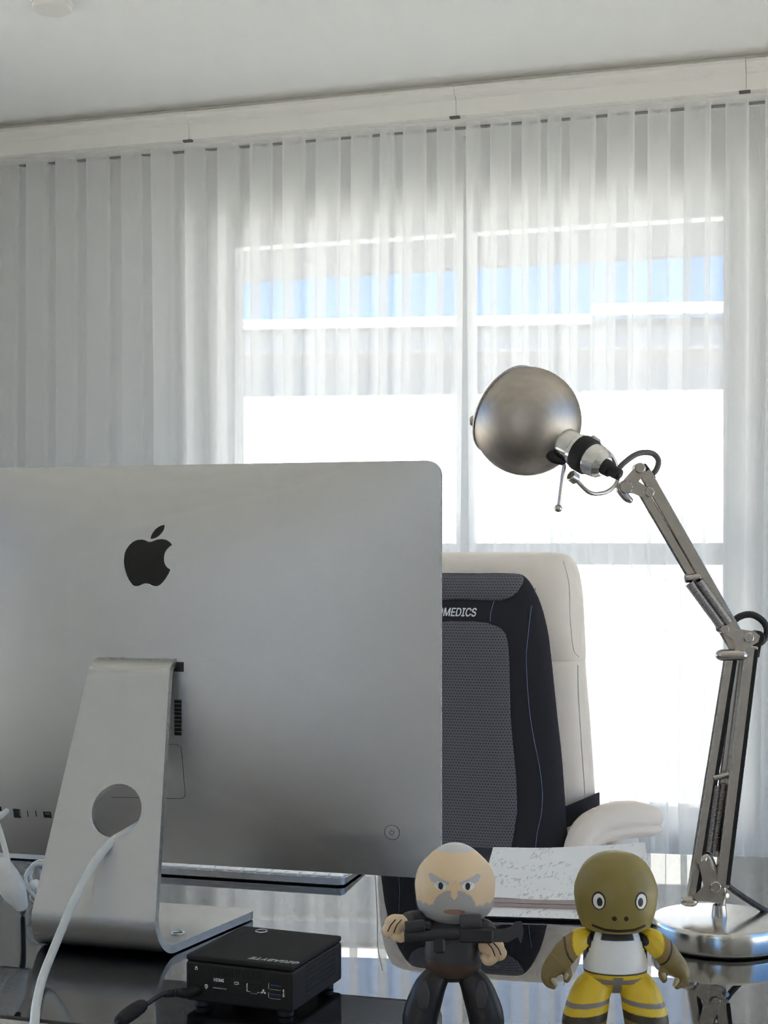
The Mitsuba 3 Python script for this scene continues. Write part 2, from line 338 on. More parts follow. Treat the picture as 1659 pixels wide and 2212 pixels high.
# ------------------------------------------------------------------ outside: own eave, the neighbour's house, paving
add('trim_2', [box(X0 - .5, X1 + .5, YO, YO + .62, ZE, ZE + .012), box(X0 - .5, X1 + .5, YO + .62, YO + .65, ZE - .004, ZE + .16)], 'soffit', label='pale eave soffit outside above the window', **S)
for k in range(9):
    x = X0 - .2 + k * .56
    add('trim_2__soffit_joint', box(x, x + .03, YO + .004, YO + .61, ZE - .006, ZE - .0005), 'soffit')
add('roof_1', [box(X0 - .3, X1 + .3, YB - .3, YO + .62, ZC + .16, ZC + .30)], 'roof', **S)
add('ground', box(-30, 30, -30, 30, -.35, -.13), 'paving', **S)
# neighbour: about 7.1 m away, nearly square to the camera
N = Frame(C(0, 7.20, 0), -6.2)
zg = z_at(683, 7.13)
nb = 'neighbouring_house'
add(nb + '__wall', [N.mesh(box(-6, 6, .17, .36, -.13, zg - .08))], 'render_white')
add(nb + '__gutter', [N.mesh(box(-6, 1.0, -.03, .05, zg - .045, zg)), N.mesh(box(1.0, 6, -.05, .05, zg - .005, zg + .045))], 'gutter')
add(nb + '__fascia', [N.mesh(box(-6, 6, .05, .07, zg - .15, zg - .012))], 'far_trim')
add(nb + '__soffit', [N.mesh(box(-6, 6, .07, .17, zg - .15, zg - .135))], 'far_trim')
rf = trimesh.Trimesh(N(np.array([[-6, .0, zg - .03], [6, .0, zg - .03], [6, 2.2, zg + .02], [-6, 2.2, zg + .02], [-6, .0, zg - .05], [6, .0, zg - .05], [6, 2.2, zg - .1], [-6, 2.2, zg - .1]])),
                     [[0, 1, 2], [0, 2, 3], [4, 6, 5], [4, 7, 6], [0, 5, 1], [0, 4, 5], [1, 5, 6], [1, 6, 2], [2, 6, 7], [2, 7, 3], [3, 7, 4], [3, 4, 0]])
add(nb + '__roof', rf, 'roof')
for a in (-2.6, -.9):
    add(nb + '__downpipe', N.mesh(cbox(.07, .06, zg + .0, .01, (a, .135, (zg - .2) / 2))), 'render_white')
hx = .95
add(nb + '__blind_box', N.mesh(cbox(1.3, .06, .54, .01, (2.3, .1395, 1.47))), 'far_trim')
tag(nb, 'white rendered neighbouring house with gutter, seen through the window behind the curtains', 'house')

# ------------------------------------------------------------------ desk: black glass top
near = lambda px: 2191.5 + .112 * px
far = lambda px: 1830 + .0345 * (px - 1022)
def dp(px, py): d = desk_d(py); return C((px - IW / 2) / FPX * d, d, DESK)
poly = [dp(-260, near(-260)), dp(1900, near(1900)), dp(2050, far(2050)), dp(-330, far(-330))]
pg = Polygon([(p[0], p[1]) for p in poly])
top = extrude(pg.buffer(-.012).buffer(.012, 6), .010); top.apply_translation((0, 0, DESK - .010))
add('desk__glass_top', top, 'black_glass', label='glossy black glass desk top')
e = np.array([p[:2] for p in poly[:2]]); dv = (e[1] - e[0]) / np.linalg.norm(e[1] - e[0]); nv = np.array([dv[1], -dv[0]])
cen = pg.centroid
for s, i0, i1 in (('front_rail', 0, 1),):
    a, b = poly[i0], poly[i1]; u = (b - a) / np.linalg.norm(b - a); w = np.array([u[1], -u[0], 0])
    m = bar(a + u * .01 + w * .016 - [0, 0, .022], b - u * .01 + w * .016 - [0, 0, .022], .03, .04, np.array([w[0], w[1], 0]), .003)
    add('desk__edge_rail', m, 'desk_edge', label='pale rail along the near edge')
inn = pg.buffer(-.05)
for x, y in list(inn.exterior.coords)[:4]:
    add('desk__leg', cyl((x, y, 0), (x, y, DESK - .0105), .022), 'steel_grey', smooth=30)
tag('desk', 'long black desk with a glossy glass top that mirrors the curtains', 'desk')

# ------------------------------------------------------------------ all-in-one computer, seen from behind
A = Frame(C(-.2516, 1.6555, DESK), -15.5)
HW, Z0, Z1 = .325, .066, .508
HC, HH = (Z0 + Z1) / 2, (Z1 - Z0) / 2
def bulge(x, z):
    xn, zn = np.clip(np.abs(x) / HW, 0, 1), np.clip((z - HC) / HH, -1, 1)
    zz = np.where(zn > 0, zn ** 3.6, np.abs(zn) ** 2.1)
    return 0.006 + 0.051 * (1 - xn ** 2.2) * (1 - zz)
n1, n2 = 121, 97
cu = np.sin(np.linspace(-1, 1, n1) * np.pi / 2); cv = np.sin(np.linspace(-1, 1, n2) * np.pi / 2)
cu, cv = .5 * cu + .5 * np.linspace(-1, 1, n1), .5 * cv + .5 * np.linspace(-1, 1, n2)
gx, gz = np.meshgrid(cu * HW, cv * HH, indexing='ij')
r = .016                                         # rounded corners: pull the grid in near each corner
ox, oz = np.abs(gx) - (HW - r), np.abs(gz) - (HH - r)
def rounded(gx, gz, r):
    X, Zq = gx.copy(), gz.copy()
    m = np.maximum(np.abs(gx) / HW, np.abs(gz) / HH)
    # direction-preserving shrink onto a rounded rectangle of the same 'level'
    ax, az = np.abs(gx), np.abs(gz); lx, lz = HW * m, HH * m; rr = r * m ** 10
    cx, cz = ax - (lx - rr), az - (lz - rr); c = (cx > 0) & (cz > 0)
    L = np.hypot(cx, cz); k = np.where(c & (L > rr), rr / np.maximum(L, 1e-9), 1.0)
    ax = np.where(c, lx - rr + cx * k, ax); az = np.where(c, lz - rr + cz * k, az)
    return np.sign(gx) * ax, np.sign(gz) * az
rx_, rz_ = rounded(gx, gz, r)
back = np.column_stack([rx_.ravel(), -bulge(rx_, rz_ + HC).ravel(), rz_.ravel() + HC])
front = back.copy(); front[:, 1] = 0.0
F1 = grid_faces(n1, n2)
ids = np.arange(n1 * n2).reshape(n1, n2); rim = np.concatenate([ids[:, 0], ids[-1, 1:], ids[-2::-1, -1], ids[0, -2:0:-1]])
nb_ = n1 * n2; rj = np.roll(rim, -1)
side = np.vstack([np.column_stack([rim, rj, rj + nb_]), np.column_stack([rim, rj + nb_, rim + nb_])])
hous = trimesh.Trimesh(A(np.vstack([back, front])), np.vstack([F1, F1[:, ::-1] + nb_, side]), process=False)
PC = 'desktop_computer'
add(PC + '__housing', hous, 'aluminium', smooth=28, label='curved aluminium back of the display')
sp = sbox(-HW + .003, Z0 + .072, HW - .003, Z1 - .003).intersection(sbox(-HW + .003, Z0, HW - .003, Z1 - .003).buffer(-.014).buffer(.014, 8))
scr = extrude(sp, .002); scr.vertices = np.column_stack([scr.vertices[:, 0], scr.vertices[:, 2] + .0002, scr.vertices[:, 1]])
add(PC + '__screen', A.mesh(scr), 'logo_black', label='black glass screen facing away')
add(PC + '__chin', A.mesh(cbox(2 * HW - .034, .001, .064, .0003, (0, .0007, Z0 + .037))), 'aluminium')

def on_back(pts, y=-.05):
    out = []
    for px, py in pts:
        d = y
        for _ in range(5):
            x, z = A.hit(px, py, d); d = -float(bulge(x, z))
        out.append((x, z))
    return np.array(out)
def emboss(poly, lift, dep, key, mat, **kw):
    """polygon in local (x, z) laid on the curved back, dep thick, lift proud"""
    x0, z0, x1, z1 = poly.bounds
    v, f = shell(poly, max(.0012, min(.004, (x1 - x0) / 3, (z1 - z0) / 3)))
    m = trimesh.Trimesh(v, f, process=False)
    yy = -bulge(v[:, 0], v[:, 1]) - np.where(v[:, 2] > .5, lift, lift - dep)
    m.vertices = A(np.column_stack([v[:, 0], yy, v[:, 1]]))
    return add(PC + '__' + key, m, mat, **kw)
apple = [(800,393),(850,375),(890,362),(935,358),(975,362),(1010,378),(1040,402),(1060,427),(1025,450),(990,490),(970,535),(963,590),(970,640),(990,680),(1015,705),(1040,720),(1020,765),(985,825),(950,870),(915,903),(880,917),(850,917),(820,907),(790,893),(750,886),(710,893),(680,907),(650,917),(620,917),(597,907),(565,870),(530,810),(505,740),(488,660),(487,600),(497,530),(520,475),(555,425),(600,387),(650,367),(700,362),(735,370),(770,385)]
leaf = [(805,353),(812,320),(835,275),(875,230),(920,200),(972,187),(965,230),(945,270),(910,310),(870,338),(835,350)]
def smooth_poly(pts, corners):
    out = []; n = len(pts); ci = [i for i in range(n) if i in corners]
    for a, b in zip(ci, ci[1:] + [ci[0] + n]):
        seg = [pts[k % n] for k in range(a, b + 1)]
        out += [tuple(q) for q in spline(seg, 4)[:-1]]
    return out
def logo_poly(pts, corners):
    q = smooth_poly([(180 + a / 5.53, 1100 + b / 5.53) for a, b in pts], corners)
    return Polygon(on_back(q, -.053))
emboss(logo_poly(apple, (0, 7, 15)), .0004, .0008, 'logo', 'logo_black', label='black apple emblem with a bite')
emboss(logo_poly(leaf, (0, 5)), .0004, .0008, 'logo_leaf', 'logo_black', label='leaf of the apple emblem')
# power button
bx, bz = on_back([(847, 1798)])[0]
emboss(Point(bx, bz).buffer(.0083, 24).difference(Point(bx, bz).buffer(.0077, 24)), .0002, .0005, 'button_groove', 'dark_grey')
emboss(Point(bx, bz).buffer(.0075, 24), .0008, .0012, 'power_button', 'aluminium_edge')
ring = Point(bx, bz).buffer(.0027, 16).difference(Point(bx, bz).buffer(.0021, 16)).difference(sbox(bx - .0011, bz + .001, bx + .0011, bz + .004))
emboss(ring.union(sbox(bx - .0003, bz + .0002, bx + .0003, bz + .0034)), .0010, .0003, 'power_symbol', 'dark_grey')
# hinge slot
hs = on_back([(216, 1431), (397, 1433)], -.052)
xl, xr, zt = hs[0][0], hs[1][0], (hs[0][1] + hs[1][1]) / 2
emboss(sbox(xl, zt - .0085, xr, zt + .0018), .0003, .0008, 'hinge_slot', 'slot_black', label='black slot the neck comes out of')
# vents beside the neck
for k in range(9):
    (a, b), (c, d_) = on_back([(378, 1516 + k * 8.6 - 2.3), (391, 1516 + k * 8.6 + 2.3)], -.05)
    emboss(sbox(a, d_, c, b).buffer(.0008), .0003, .0006, 'vent_slot', 'slot_black')
# memory door groove
door = on_back([(300, 1607), (383, 1608), (391, 1614), (394, 1640), (400, 1712), (399, 1721), (392, 1725), (240, 1722)], -.045)
emboss(LineString(door).buffer(.0003), .0002, .0004, 'memory_door_groove', 'dark_grey')
# ports, left of the neck
def port(x0, y0, x1, y1, key, mat='slot_black', lift=.0003):
    q = on_back([(x0, y0), (x1, y1)], -.038)
    return emboss(sbox(q[0][0], q[1][1], q[1][0], q[0][1]), lift, .0006, key, mat)
port(93, 1753, 112, 1767, 'network_port'); port(97, 1755, 109, 1760, 'network_contacts', 'dark_grey', .0005)
for x in (60, 78): port(x - 1.8, 1751, x + 1.8, 1764, 'narrow_port')
port(28, 1747, 46, 1767, 'wide_port', 'hole_black'); port(42, 1749, 43.6, 1763, 'port_tongue', 'print_grey', .0006)
port(-6, 1742, 4, 1752, 'wide_port', 'hole_black')

# stand: one bent sheet
prof = [(-.044, .2880), (-.056, .2884), (-.0655, .2865), (-.0725, .2810), (-.0765, .272)]
prof += [(-.0765 - (.158 - .0765) * k, .272 + (.036 - .272) * k) for k in np.linspace(.06, 1, 16)]
cx, cz, rb = -.158 + .0335, .0345, .0335
prof += [(cx - rb * math.cos(a), cz - rb * math.sin(a) + .0006) for a in np.linspace(.12, math.pi / 2, 12)]
prof += [(y, .0016) for y in np.linspace(cx + .01, .038, 14)]
prof = np.array(prof); prof = prof + [0, .0042]
seg = np.concatenate([[0], np.cumsum(np.linalg.norm(np.diff(prof, axis=0), axis=1))]); LT = seg[-1]
th = .0085
tn = np.gradient(prof, axis=0); tn /= np.linalg.norm(tn, axis=1, keepdims=True); nn = np.column_stack([tn[:, 1], -tn[:, 0]])   # towards the outside of the bend
Lb = seg[np.argmin(np.abs(prof[:, 0] - cx))]
half = lambda L: np.interp(L, [0, .03, Lb - .05, Lb, LT], [.0455, .0468, .0690, .0745, .1035])
Ls = np.linspace(0, LT, 90)
out = [(half(L), L) for L in Ls] + [(-half(L), L) for L in Ls[::-1]]
sheet = Polygon(out)
cut = Polygon([(-.2, LT - .06), (.2, LT - .06), (.2, LT), (-.2, LT)])
sheet = sheet.difference(cut).union(sheet.buffer(-.012).buffer(.012, 8).intersection(cut)).buffer(.00002).buffer(-.00002)
hx_, hz_ = A.hit(244, 1757, -.135)
Lh = np.interp(-hz_, -prof[:20, 1], seg[:20])
sheet = sheet.difference(Point(hx_, Lh).buffer(.0278, 40))
v, f = shell(sheet, .0045); v = v * [1, 1, th]
px_ = np.interp(v[:, 1], seg, prof[:, 0]); pz_ = np.interp(v[:, 1], seg, prof[:, 1]); ny = np.interp(v[:, 1], seg, nn[:, 0]); nz = np.interp(v[:, 1], seg, nn[:, 1])
q = np.column_stack([v[:, 0], px_ + ny * (v[:, 2] - th / 2), pz_ + nz * (v[:, 2] - th / 2)])
st = trimesh.Trimesh(A(q), f, process=False)
add(PC + '__stand', st, 'aluminium', smooth=35, label='bent aluminium foot with a round cable hole')
rg = trimesh.creation.torus(.0062, .0009, 24, 8); rg.apply_translation([A.hit(372, 1990, -.1)[0], -.085, .0110])
add(PC + '__foot_ring', A.mesh(rg), 'bright_metal', smooth=True, label='small ring emblem on the foot')
tag(PC, 'silver all-in-one desktop computer seen from behind, with a black apple emblem', 'computer')

# its power cable, through the hole and over the desk edge
hole = A([hx_, -.118, hz_ - .017])
pts = [A([.004, -.056, .118]), A([hx_ + .018, -.085, hz_ - .0135]), W(272, 1799, 1.545), W(240, 1820, 1.522), W(198, 1873, 1.50), W(158, 1950, 1.475), W(116, 2050, 1.445), W(92, 2112, 1.405), W(79, 2168, 1.335), W(75, 2205, 1.285), W(72, 2240, 1.258), W(70, 2330, 1.252), W(66, 2560, 1.25)]
add('power_cable', tube(pts, .0043, 10, 16), 'white_rubber', smooth=True, label='thick white power cable through the round hole of the computer stand', cat='cable')

# ------------------------------------------------------------------ keyboard and trackpad behind the computer
kr = C((742 - IW / 2) / FPX * 1.818, 1.818, DESK)
K = Frame(kr, -15.8)
KW, KD = .418, .114
def kz(y): return .0125 - .0075 * y / KD
kp = Polygon([(0, .004), (KD, .002), (KD, .005), (0, .0118)])
m = extrude(sbox(-KW, 0, 0, KD).buffer(-.008).buffer(.008, 6), 1.0); v = m.vertices
m.vertices = K(np.column_stack([v[:, 0], v[:, 1], np.where(v[:, 2] > .5, kz(v[:, 1]) - .002, .0022)]))
KB = 'keyboard'
add(KB + '__case', m, 'aluminium_edge', smooth=30, label='silver case')
add(KB + '__foot_strip', K.mesh(box(-KW + .01, -.01, .006, .011, 0.0002, .0022)), 'black_rubber')
add(KB + '__foot_strip', K.mesh(box(-KW + .01, -.01, KD - .011, KD - .006, 0.0002, .0022)), 'black_rubber')
add(KB + '__port', K.mesh(cbox(.011, .002, .0028, .0008, (-.262, .0001, .0067))), 'hole_black')
keyb = cbox(.0172, .0165, .0028, .0009)
for rrow in range(6):
    y = .0135 + rrow * .0177
    xs = [(-.0125 - k * .0191, .0172) for k in range(21)]
    if rrow == 5: xs = [xs[k] for k in (0, 1, 2, 4, 5, 6)] + [(-.235, .108)] + [xs[k] for k in (17, 18, 19, 20)]
    for x, w in xs:
        mk = keyb.copy() if w < .05 else cbox(w, .0165, .0028, .0009)
        mk.apply_translation((x if w < .05 else x, y, kz(y) - .0007))
        add(KB + '__key', K.mesh(mk), 'key_white')
tag(KB, 'white and silver keyboard lying under the computer, right of its stand', 'keyboard')
tp = Frame(C((104 - IW / 2) / FPX * desk_d(1861), desk_d(1861), DESK), -15.0)
pad = extrude(sbox(-.16, 0, 0.03, .115).buffer(-.008).buffer(.008, 6), 1.0); v = pad.vertices
pad.vertices = tp(np.column_stack([v[:, 0], v[:, 1], np.where(v[:, 2] > .5, .0108 - .006 * v[:, 1] / .115, .0018)]))
add('trackpad__body', pad, 'key_white', smooth=30)
add('trackpad__foot_strip', tp.mesh(box(-.15, .02, .004, .01, 0.0002, .0018)), 'black_rubber')
tag('trackpad', 'flat white trackpad edge showing left of the computer stand', 'trackpad')

# ------------------------------------------------------------------ white USB adapter hanging from a port, and a coiled white cable
ad = 'adapter'
c0, c1 = W(6, 1868, 1.565), W(46, 1958, 1.570)
body = tube([W(6, 1872, 1.567), W(15, 1895, 1.568), W(30, 1925, 1.569), W(44, 1952, 1.570)], [.0105, .0135, .0135, .0085], 8, 28, up=FWD, flat=.55)
add(ad + '__body', body, 'white_plastic', smooth=True)
add(ad + '__tail', tube([W(44, 1952, 1.570), W(50, 1964, 1.6), W(49, 1972, 1.675)], [.004, .0034, .003], 6, 12), 'dark_grey', smooth=True, label='dark tail touching the desk')
add(ad + '__cord', tube([W(-14, 1740, 1.60), W(-8, 1770, 1.58), W(3, 1805, 1.572), W(15, 1850, 1.567), W(20, 1886, 1.5625)], .0032, 8, 12, up=FWD, flat=.55), 'white_plastic', smooth=True)
add(ad + '__plug', tube([A.o + (W(14, 1752, 1.606) - A.o), W(2, 1762, 1.592), W(-12, 1770, 1.58)], [.003, .0035, .0042], 6, 14), 'white_plastic', smooth=True)
tag(ad, 'white rounded adapter hanging by a short cord at the left edge of the photo', 'adapter')
cc = 'coiled_cable'
cen = W(84, 1915, 1.735)
loop = []
for k in range(40):
    a = k / 39 * 2 * math.pi * 2.2
    loop.append(cen + RGT * (-.018 * math.cos(a) + .006 + .0012 * math.sin(k)) + np.array([0, 0, .0225 * math.sin(a + .3)]) + FWD * (.01 * math.cos(a * .5)))
zmin = min(p[2] for p in loop); loop = [p + [0, 0, DESK + .0028 - zmin] for p in loop]
add(cc + '__cord', tube(loop, .0022, 4, 10), 'white_plastic', smooth=True)
cz_ = np.mean([p[2] for p in loop])
stp = cbox(.013, .016, .007, .002); stp.vertices = stp.vertices @ trimesh.transformations.rotation_matrix(.7, (0, 1, 0))[:3, :3].T
sp_ = W(77, 1912, 1.73); stp.apply_translation(sp_)
add(cc + '__strap', stp, 'white_plastic', label='white strap holding the loops')
add(cc + '__clip', trimesh.creation.torus(.006, .0014, 20, 8, transform=trimesh.transformations.translation_matrix(W(77, 1938, 1.728)) @ trimesh.transformations.rotation_matrix(1.2, RGT)), 'steel_grey', smooth=True)
tag(cc, 'coiled white cable tied with a strap, beside the computer stand', 'cable')

# ------------------------------------------------------------------ mini computer
B = Frame(C(-.0806, 1.299, DESK), -21.5)          # origin: near right corner; x runs to the right
BW, BD, BB, BT = .1062, .112, .0062, .0478
MP = 'mini_computer'
add(MP + '__case', B.mesh(rbox(BW, BD, BT - BB - .0055, .003, 2, (-BW / 2, BD / 2, (BT + BB - .0055) / 2))), 'black_plastic', smooth=40, label='black plastic case')
add(MP + '__lid', B.mesh(rbox(BW - .0006, BD - .0006, .0052, .0018, 2, (-BW / 2, BD / 2, BT - .0026))), 'black_matt', smooth=40, label='matt black lid')
for a in (.012, BW - .012):
    for b in (.012, BD - .012):
        add(MP + '__foot', cyl(B([-a, b, 0.0]), B([-a, b, BB]), .0075), 'black_rubber', smooth=30)
def bpx(px, py): return B.hit(px, py, 0.0)
def bface(px0, py0, px1, py1, key, mat, lift=.0003, dep=.0008):
    (a, b), (c, d_) = bpx(px0, py0), bpx(px1, py1)
    return add(MP + '__' + key, B.mesh(box(a, c, -lift, dep - lift, min(b, d_), max(b, d_))), mat)
S8 = lambda x, y: (380 + x / 5.925, 2000 + y / 5.925)     # positions read off the enlarged photograph
for k in range(16):
    x0, y0 = S8(447 + k * 43.8, 520 + k * 4.2); x1, y1 = S8(473 + k * 43.8, 640 + k * 4.4)
    bface(x0, y0, x1, y1, 'vent_slot', 'slot_black')
for k in range(6):
    y = .016 + k * .0045
    add(MP + '__side_groove', B.mesh(box(-.0004, .0003, .03, .095, y, y + .0018)), 'slot_black')
def fbox(x0, y0, x1, y1, key, mat, lift=.0004): bface(*S8(x0, y0), *S8(x1, y1), key, mat, lift)
fbox(478, 745, 650, 805, 'video_port', 'slot_black'); fbox(478, 792, 648, 804, 'video_port_rim', 'print_grey', .0006)
fbox(740, 770, 850, 815, 'display_port', 'slot_black'); fbox(745, 780, 845, 790, 'display_port_rim', 'dark_grey', .0006)
fbox(915, 745, 1080, 875, 'network_port', 'slot_black'); fbox(908, 735, 917, 838, 'network_port_rim', 'print_white', .0006)
fbox(915, 833, 955, 843, 'network_port_rim', 'print_white', .0006); fbox(955, 858, 1045, 872, 'network_port_rim', 'print_grey', .0006); fbox(1045, 848, 1080, 858, 'network_port_rim', 'print_white', .0006)
for o in (0, 116):
    fbox(1195, 740 + o, 1352, 825 + o, 'usb_port', 'slot_black'); fbox(1215, 750 + o, 1350, 774 + o, 'usb_tongue', 'usb_blue', .0008)
    fbox(1205, 810 + o, 1350, 822 + o, 'usb_rim', 'bright_metal', .0008); fbox(1187, 735 + o, 1194, 800 + o, 'usb_rim', 'print_grey', .0008)
fbox(150, 510, 235, 545, 'lock_slot', 'slot_black')
def wire(pts, key, w=.00022, mat='print_white'):
    q = [bpx(*S8(*p)) for p in pts]
    m = extrude(LineString(q).buffer(w), .0004); v = m.vertices
    m.vertices = B(np.column_stack([v[:, 0], -.0006 + v[:, 2], v[:, 1]]))
    return add(MP + '__' + key, m, mat)
wire([(250, 532), (277, 535), (278, 557), (250, 554), (250, 532)], 'lock_symbol'); wire([(256, 532), (258, 518), (270, 519), (271, 533)], 'lock_symbol')
wire([(378, 750), (405, 752), (408, 785), (392, 800), (376, 783), (378, 750)], 'power_symbol'); wire([(392, 760), (392, 812)], 'power_symbol')
wire([(752, 718), (800, 722), (806, 745), (758, 748), (752, 718)], 'display_symbol')
for a, b in ((1122, 822), (1104, 852), (1142, 858)): wire([(a - 8, b - 7), (a + 8, b - 6), (a + 8, b + 8), (a - 8, b + 7), (a - 8, b - 7)], 'network_symbol')
wire([(1122, 830), (1122, 842)], 'network_symbol'); wire([(1104, 843), (1142, 846)], 'network_symbol')
wire([(1375, 900), (1378, 815), (1372, 830)], 'usb_symbol'); wire([(1378, 815), (1386, 832)], 'usb_symbol'); wire([(1376, 870), (1388, 858)], 'usb_symbol'); wire([(1368, 880), (1388, 884), (1388, 905), (1370, 908)], 'usb_symbol')
def letter(text, h, depth, fr, o, ex, ey, key, mat, bold=True, shear=0.0, sx=1.0):
    t = meshkit.text_mesh(text, h, depth, bold=bold); v = t.vertices.copy(); v[:, 0] = v[:, 0] * sx + shear * v[:, 1]
    v[:, 0] -= v[:, 0].mean() if False else (v[:, 0].min() + v[:, 0].max()) / 2
    ex, ey = np.array(ex, float), np.array(ey, float); ez = np.cross(ex, ey)
    t.vertices = fr(np.array(o) + v[:, :1] * ex + v[:, 1:2] * ey + v[:, 2:] * ez)
    return add(key, t, mat)
gx_, _ = B.hit(585, 2074, .012)
letter('GIGABYTE', .0068, .0003, B, (-.0230, .0140, BT), (-1, 0, 0), (0, -1, 0), MP + '__lettering', 'print_grey', shear=.25)
hx0, hz0 = bpx(*S8(552, 713))
letter('HDMI', .0027, .0003, B, (hx0, -.0001, hz0), (1, 0, 0), (0, 0, 1), MP + '__lettering', 'print_white')
rgb_ = trimesh.creation.torus(.0056, .0007, 32, 8); xr_, zr_ = 0, 0
rgb_.apply_translation([-BW + .0275, BD - .013, BT + .0001]); add(MP + '__power_button_ring', B.mesh(rgb_), 'bright_metal', smooth=True, label='bright power button ring')
add(MP + '__power_button', B.mesh(trimesh.creation.cylinder(.0050, .0006, sections=32, transform=trimesh.transformations.translation_matrix([-BW + .0275, BD - .013, BT]))), 'black_plastic')
tag(MP, 'small black cube computer with ports, right of the silver computer stand', 'mini computer')
# its power cord: ribbed plug, thin cord, thick barrel
pc = 'charger_cable'
jx, jz = B.hit(428, 2138, 0.0)
J = B([jx, -.0005, jz])
add(pc + '__plug', tube([J, B([jx - .004, -.010, jz - .0008]), W(385, 2143, 1.318)], [.0048, .0047, .0042], 8, 18, round_caps=True), 'black_rubber', smooth=True)
for k in range(7):
    c0 = W(384 - k * 4.2, 2143.5 + k * .4, 1.3175 - k * .0012)
    add(pc + '__relief_rib', align(trimesh.creation.torus(.0034 - k * .00008, .0008, 18, 8), c0, W(384 - k * 4.2 - 4, 2144, 1.3165 - k * .0012) - c0), 'black_rubber', smooth=True)
add(pc + '__cord', tube([W(392, 2142, 1.319), W(355, 2147, 1.309), W(338, 2155, 1.303), W(320, 2167, 1.297), W(300, 2180, 1.290)], .0021, 8, 12), 'black_rubber', smooth=True)
bar0, bar1 = W(304, 2174, 1.291), W(262, 2203, 1.280)
add(pc + '__ferrite_barrel', tube([bar0, W(283, 2188, 1.286), bar1], [.0062, .0068, .0062], 8, 20), 'black_plastic', smooth=True)
add(pc + '__cord', tube([W(262, 2203, 1.280), W(246, 2220, 1.262), W(238, 2250, 1.238), W(233, 2310, 1.234), W(230, 2500, 1.234)], .0021, 8, 12), 'black_rubber', smooth=True)
tag(pc, 'thin black power cord with a thick barrel, plugged into the mini computer', 'cord')

# ------------------------------------------------------------------ papers on the far side of the desk
Pn = Frame(C(.1135, 1.665, DESK), -7.4)
def sheetm(x0, x1, y0, y1, z0, z1, curl=0.0, n=14):
    gx, gy = np.meshgrid(np.linspace(x0, x1, n), np.linspace(y0, y1, n), indexing='ij')
    lift = curl * np.clip((gx - x0) / (x1 - x0), 0, 1) ** 2 * np.clip((gy - y0) / (y1 - y0), 0, 1) ** 3
    w = .0006 * np.sin(gx * 60 + 1) * np.sin(gy * 40)
    top = np.column_stack([gx.ravel(), gy.ravel(), (z1 + lift + w * (curl > 0)).ravel()]); bot = top.copy(); bot[:, 2] -= (z1 - z0)
    F = grid_faces(n, n); ids = np.arange(n * n).reshape(n, n); rim = np.concatenate([ids[:, 0], ids[-1, 1:], ids[-2::-1, -1], ids[0, -2:0:-1]]); rj = np.roll(rim, -1); k = n * n
    m = trimesh.Trimesh(np.vstack([top, bot]), np.vstack([F, F[:, ::-1] + k, np.column_stack([rim, rj, rj + k]), np.column_stack([rim, rj + k, rim + k])]), process=False)
    return Pn.mesh(m)
add('clipboard', Pn.mesh(cbox(.212, .335, .003, .001, (.088, .163, .0017))), 'black_matt', label='thin black board under the papers', cat='clipboard')
add('paper_sheet', sheetm(-.003, .196, -.006, .27, .0034, .0040), 'paper', label='white sheet sticking out under the notepads, on the black desk', cat='paper', smooth=30)
add('notepad', sheetm(-.006, .19, .038, .328, .0042, .0085), 'paper_edge', label='lower of two thin notepads with pinkish page edges', cat='notepad', smooth=30)
add('notepad', sheetm(-.008, .191, .036, .325, .0094, .0142), 'paper_edge', label='upper of two thin notepads under the scribbled sheet', cat='notepad', smooth=30)
add('paper_sheet', sheetm(-.009, .192, .035, .326, .0145, .0151, curl=.012), 'paper', label='topmost white sheet with faint pencil scribbles, its far right corner curling up', cat='paper', smooth=30)

# ------------------------------------------------------------------ desk lamp
LD = 1.56
L = lambda px, py, dd=0.0: W(px, py, LD + dd)
DL = 'desk_lamp'
bc = C((1554 - IW / 2) / FPX * LD, LD, DESK)
m = lathe([(0, .0005), (.066, .0005), (.0695, .003), (.0705, .006), (.0705, .0215), (.0685, .0255), (.064, .0265), (.02, .0275), (0, .0277)], 96); m.apply_translation(bc)
add(DL + '__base', m, 'chrome_bright', smooth=40, label='round polished chrome base')
PT = z_at(1953, LD)
add(DL + '__post', align(lathe([(0, 0), (.0078, 0), (.0080, .002), (.0068, PT - DESK - .028), (.0062, PT - DESK - .0275), (0, PT - DESK - .0275)], 28), bc + [0, 0, .0272], (0, 0, 1)), 'chrome_arm', smooth=30)
add(DL + '__post_screw', cyl(bc + [.0065, -.0065, .052], bc + [.009, -.009, .052], .0028), 'chrome_arm', smooth=30)
add(DL + '__pivot_pin', cyl(L(1558, 1956), L(1560, 1905), .0046), 'chrome_arm', smooth=30)
V = -FWD                                           # towards the camera
# lower bracket
def plate(pts, t, dd=0.0):
    q = [(a, -b) for a, b in pts]; pg_ = Polygon(q).buffer(4).buffer(-2)
    m = extrude(pg_, 1.0); v = m.vertices
    m.vertices = np.array([W(a, -b, LD + dd + (c - .5) * t) for a, b, c in v]); return m
add(DL + '__lower_bracket', plate([(1512, 1868), (1522, 1860), (1560, 1905), (1566, 1935), (1560, 1950), (1535, 1946), (1505, 1944), (1500, 1936), (1522, 1915)], .014), 'chrome_arm', smooth=30)
add(DL + '__spring_hook', tube([L(1519, 1862), L(1522, 1850, .002), L(1530, 1856, .003), L(1540, 1885, .002)], [.004, .005, .0055, .006], 6, 12), 'chrome_arm', smooth=True)
